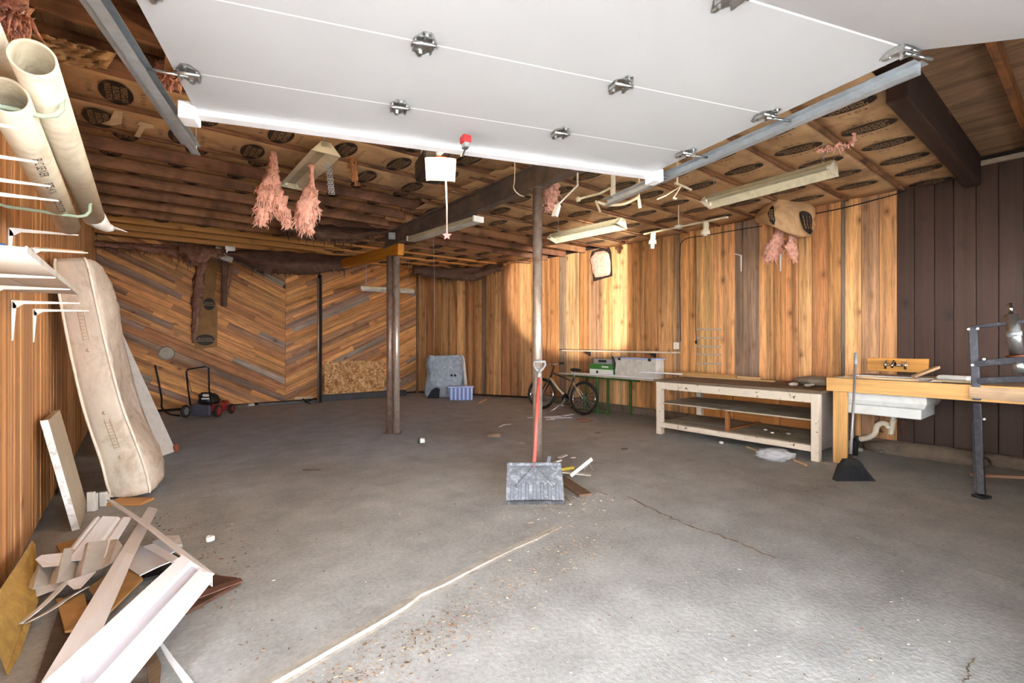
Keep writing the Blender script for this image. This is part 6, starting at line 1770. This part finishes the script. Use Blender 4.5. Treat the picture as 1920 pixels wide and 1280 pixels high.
hb = st_ + Vector((.07, 0, .03))
tb('handlebar', [hb + Vector((-.06, -.29, .05)), hb + Vector((0, -.1, .01)), hb, hb + Vector((0, .1, .01)), hb + Vector((-.06, .29, .05))], .012, M_steel)
for s in (-1, 1): tb('grip', [hb + Vector((-.07, .31 * s, .052)), hb + Vector((-.035, .19 * s, .03))], .018, M_rubber)
mb = MB(T); mb.cyl(bb + Vector((0, .03, 0)), bb + Vector((0, .04, 0)), .085, 24); mb.build('chainring', M_black, bk)
tb('crank', [bb + Vector((0, .05, 0)), bb + Vector((.06, .06, -.15))], .010, M_steel); tb('crank', [bb + Vector((0, -.05, 0)), bb + Vector((-.06, -.06, .15))], .010, M_steel)
for s, p_ in ((1, bb + Vector((.06, .1, -.15))), (-1, bb + Vector((-.06, -.1, .15)))):
    mb = MB(T); mb.box(p_, (.09, .08, .022), None, .004); mb.build('pedal', M_grey, bk)
tb('kickstand', [bb + Vector((-.05, .04, -.02)), bb + Vector((.06, .3, -.23)), bb + Vector((.12, .32, -.262))], .009, M_steel)
mb = MB(T); mb.torus((0, .04, R_w), (0, 1, 0), .045, .012, 16, 6); mb.build('cassette', plain('greenish_gear', srgb(70, 110, 96), .5, .4), bk)

# ------------------------------------------------------------------ green table with shelf, boxes
ta_x0, ta_x1 = 6.98, 7.5
ty0 = 4.42; ty1 = 7.0
tz = .74
gt_ = thing('green_table', (7.24, 5.9, 0), 'plank topped table on a green steel frame beside the bicycle', 'table')
for px_, X_ in ((1120, ta_x0 + .03), (1140, ta_x0 + .03), (1182, ta_x1 - .05), (1100, ta_x1 - .05)):
    y_ = PX(px_, 740, X_).y
    mb = MB(); mb.box((X_, y_, (tz - .03) / 2), (.045, .045, tz - .03), None, .003); mb.build('leg', M_green, gt_)
for X_ in (ta_x0 + .03, ta_x1 - .05):
    mb = MB(); mb.box((X_, (5.2 + 7.0) / 2, tz - .045), (.03, 1.8, .03)); mb.build('frame_rail', M_green, gt_)
mb = MB(); mb.box((ta_x0 + .03, 6.45, .04), (.025, .9, .025)); mb.build('floor_rail', M_green, gt_)
for i in range(3):
    w_ = (ta_x1 - ta_x0) / 3
    mb = MB(); mb.box((ta_x0 + w_ * (i + .5), (ty0 + ty1) / 2 + (.18 if i == 0 else .0), tz - .012), (w_ - .004, ty1 - ty0 + (.1 if i == 0 else 0), .024), None, .003); mb.build('top_plank', M_old, gt_, grain=(0, 1, 0), color=jit(srgb(206, 196, 180), .05))
for i, (a, b, x_, lab) in enumerate(((1072, 1262, 7.05, 'long white strip nearest the front of the green table'), (1085, 1250, 7.13, 'white strip lying second on the green table'), (1200, 1276, 7.02, 'short white strip overlapping the workbench end'))):
    ya, yb2 = PX(a, 700, x_).y, PX(b, 700, x_).y
    mb = MB(); mb.bar((x_, ya, tz + .012 + .02 * (i == 2) + (.09 if i == 2 else 0)), (x_ + .03, yb2, tz + .012 + .02 * (i == 2) + (.09 if i == 2 else 0)), .07, .02, ch=.004); mb.build('trim_strip', M_whiteb, label=lab, cat='trim strip')
sh2 = thing('wall_shelf', (7.44, 6.0, 1.2), 'narrow pale shelf on the boards above the green table', 'shelf')
ya, yb2 = PX(1268, 660, 7.45).y, PX(1062, 657, 7.45).y
mb = MB(); mb.box((7.44, (ya + yb2) / 2, 1.205), (.26, yb2 - ya, .03), None, .004); mb.build('board', M_old, sh2, grain=(0, 1, 0), color=srgb(206, 190, 168))
for y_ in (ya + .5, yb2 - .6):
    mb = MB(); mb.prism([(XR - .03, y_ - .01, 1.19), (7.36, y_ - .01, 1.19), (XR - .03, y_ - .01, 1.08)], (0, .02, 0)); mb.build('support', M_black, sh2)
def carton(px0, px1, X_, z0, hh, dp_, nm, label, mats):
    y0, y1 = PX(px1, 690, X_).y, PX(px0, 690, X_).y
    t = thing(nm, (X_, (y0 + y1) / 2, z0), label, 'box')
    mb = MB(); mb.box((X_ + dp_ / 2, (y0 + y1) / 2, z0 + hh / 2), (dp_, y1 - y0, hh), None, .004); mb.build('body', mats[0], t)
    return t, y0, y1
M_gbox = plain('green_carton', srgb(70, 140, 60), .5); M_wbox = plain('white_carton', srgb(232, 236, 226), .5)
zt2 = tz + .002
t, y0, y1 = carton(1106, 1150, 7.2, zt2, .21, .18, 'cardboard_box', 'green and white carton on the green table', [M_gbox])
mb = MB(); mb.box((7.196, (y0 + y1) / 2, zt2 + .055), (.006, y1 - y0 - .004, .105)); mb.build('white_band', M_wbox, t)
mb = MB(); mb.box((7.194, (y0 + y1) / 2 - .1, zt2 + .16), (.006, .16, .03)); mb.build('white_print', M_wbox, t)
mb = MB(); mb.box((7.192, (y0 + y1) / 2 + .1, zt2 + .055), (.006, .05, .05)); mb.build('dark_print', M_ink, t)
t, y0, y1 = carton(1113, 1147, 7.22, zt2 + .212, .1, .14, 'battery_charger', 'small grey device on top of the green carton', [M_grey])
mb = MB(); mb.box((7.217, (y0 + y1) / 2, zt2 + .27), (.006, .2, .05)); mb.build('display', M_rubber, t)
t, y0, y1 = carton(1153, 1230, 7.17, zt2, .33, .24, 'plastic_tub', 'cloudy plastic tub with crumpled contents on the green table', [plain('cloudy_plastic', srgb(206, 200, 188), .4, 0, .12, 9, srgb(170, 160, 140), .5, 7)])
mb = MB(); mb.box((7.29, (y0 + y1) / 2, zt2 + .345), (.27, y1 - y0 + .04, .025), None, .006); mb.build('lid', M_bluew, t)
for y_ in (y0 + .12, y1 - .12):
    mb = MB(); mb.box((7.15, y_, zt2 + .33), (.02, .06, .05), None, .006); mb.build('latch', M_black, t)
mb = MB(); mb.tube(smooth_path([PX(1148, 668, 7.15), PX(1153, 680, 7.12), PX(1152, 692, 7.12)], 12), .014, 6); mb.build('black_strap', M_rubber, label='black strap hanging between the green carton and the tub', cat='strap')
# scatter of white sheets in front of the bicycle
for i, (x, y, w_, d_, a_, lab) in enumerate(((1000, 783, .22, .1, .2, 'flat white sheet left of the post beyond the shovel'), (1036, 782, .34, .10, .5, 'bluish white sheet nearest the bicycle pedal'), (1052, 785, .4, .07, .15, 'long white slat on the floor before the bicycle'), (1066, 780, .3, .06, .75, 'slanting white slat on the floor before the bicycle'), (1032, 789, .16, .06, .0, 'small white sheet lowest in the scatter by the bicycle'))):
    g = G(x, y); mb = MB(); mb.box((g.x, g.y, .006 + .006 * i), (w_, d_, .006), Matrix.Rotation(-TH + a_, 3, 'Z')); mb.build('white_sheet', M_whiteb, label=lab, cat='sheet')
g = G(1095, 789); mb = MB(); mb.ell((g.x, g.y, .015), (.16, .08, .02), Matrix.Rotation(-TH, 3, 'Z'), 14, 6, fn=lambda p: 1 + .3 * noise.noise(p * 4)); mb.build('rust_heap', plain('rust_dust', srgb(140, 96, 76), .95, 0, .2, 20), label='low heap of reddish dust in front of the bicycle wheel', cat='dust heap')

# ------------------------------------------------------------------ odds under the ceiling near the right track
mb = MB(); a = D(1083, 347, 4.5); b = D(1046, 384, 4.4); c_ = D(1040, 406, 4.4)
mb.bar(D(1083, 347, 4.5), Vector((D(1083, 347, 4.5).x, D(1083, 347, 4.5).y, ZJ + .02)), .012, .012, up=(1, 0, 0)); mb.bar(a, b, .03, .012); mb.bar(b, c_, .06, .03, up=(1, 0, 0)); mb.build('hanging_flashing', M_whited, label='bent white flashing dangling right of the front post top', cat='flashing')
mb = MB(); mb.tube(smooth_path([D(1084, 373, 5.0), D(1104, 368, 5.0), D(1125, 362, 4.9), D(1145, 352, 4.8)], 16), .014, 8); mb.cyl(D(1080, 374, 5.0), D(1087, 372, 5.0), .03, 10); mb.bar(D(1146, 350, 4.8), D(1148, 372, 4.8), .03, .012, up=(1, 0, 0)); mb.bar(D(1147, 352, 4.8), Vector((D(1147, 352, 4.8).x, D(1147, 352, 4.8).y, ZJ + .02)), .012, .012, up=(1, 0, 0)); mb.build('bent_bracket', M_cfix, label='curved cream bracket under the door corner', cat='bracket')
mb = MB(); mb.tube(smooth_path([D(1120, 378, 5.0), D(1140, 384, 5.0), D(1170, 382, 4.9), D(1196, 370, 4.8)], 16), .016, 8); mb.bar(D(1197, 366, 4.8), D(1200, 390, 4.8), .028, .012, up=(1, 0, 0)); mb.bar(D(1117, 376, 5.0), D(1126, 398, 5.0), .02, .012, up=(1, 0, 0)); mb.bar(D(1198, 368, 4.8), Vector((D(1198, 368, 4.8).x, D(1198, 368, 4.8).y, ZJ + .02)), .012, .012, up=(1, 0, 0)); mb.build('bent_bracket', M_cfix, label='lower curved bracket beneath the end of the right track', cat='bracket')
mb = MB(); mb.bar(D(1266, 343, 4.7), D(1296, 356, 4.8), .02, .015); mb.bar(D(1278, 348, 4.75), D(1262, 372, 4.75), .022, .01); mb.bar(D(1262, 372, 4.75), D(1268, 373, 4.75), .03, .012); mb.bar(D(1232, 374, 4.8), D(1250, 366, 4.8), .018, .012); mb.bar(D(1250, 366, 4.8), D(1276, 350, 4.75), .018, .01); mb.bar(D(1270, 346, 4.7), Vector((D(1270, 346, 4.7).x, D(1270, 346, 4.7).y, ZD - .01)), .012, .012, up=(1, 0, 0)); mb.build('wire_hanger', M_cfix, label='cream wire hanger right of the track end', cat='hanger')
mb = MB(); mb.tube(smooth_path([Vector((D(965, 332, 4.4).x, D(965, 332, 4.4).y, ZJ + .06)), D(965, 332, 4.4), D(963, 352, 4.4), D(972, 364, 4.4), D(982, 368, 4.5)], 14), .005, 6); mb.build('loose_wire', M_cfix, label='thin loose wire curling over the beam', cat='wire')
mb = MB(); mb.tube([Vector((D(813, 452, 6.9).x, D(813, 452, 6.9).y, ZJ + .01)), D(813, 452, 6.9), D(815, 540, 6.9), D(814, 650, 6.9)], .0025, 5); mb.build('hanging_string', M_grey, label='thin string hanging right of the paired posts', cat='string')
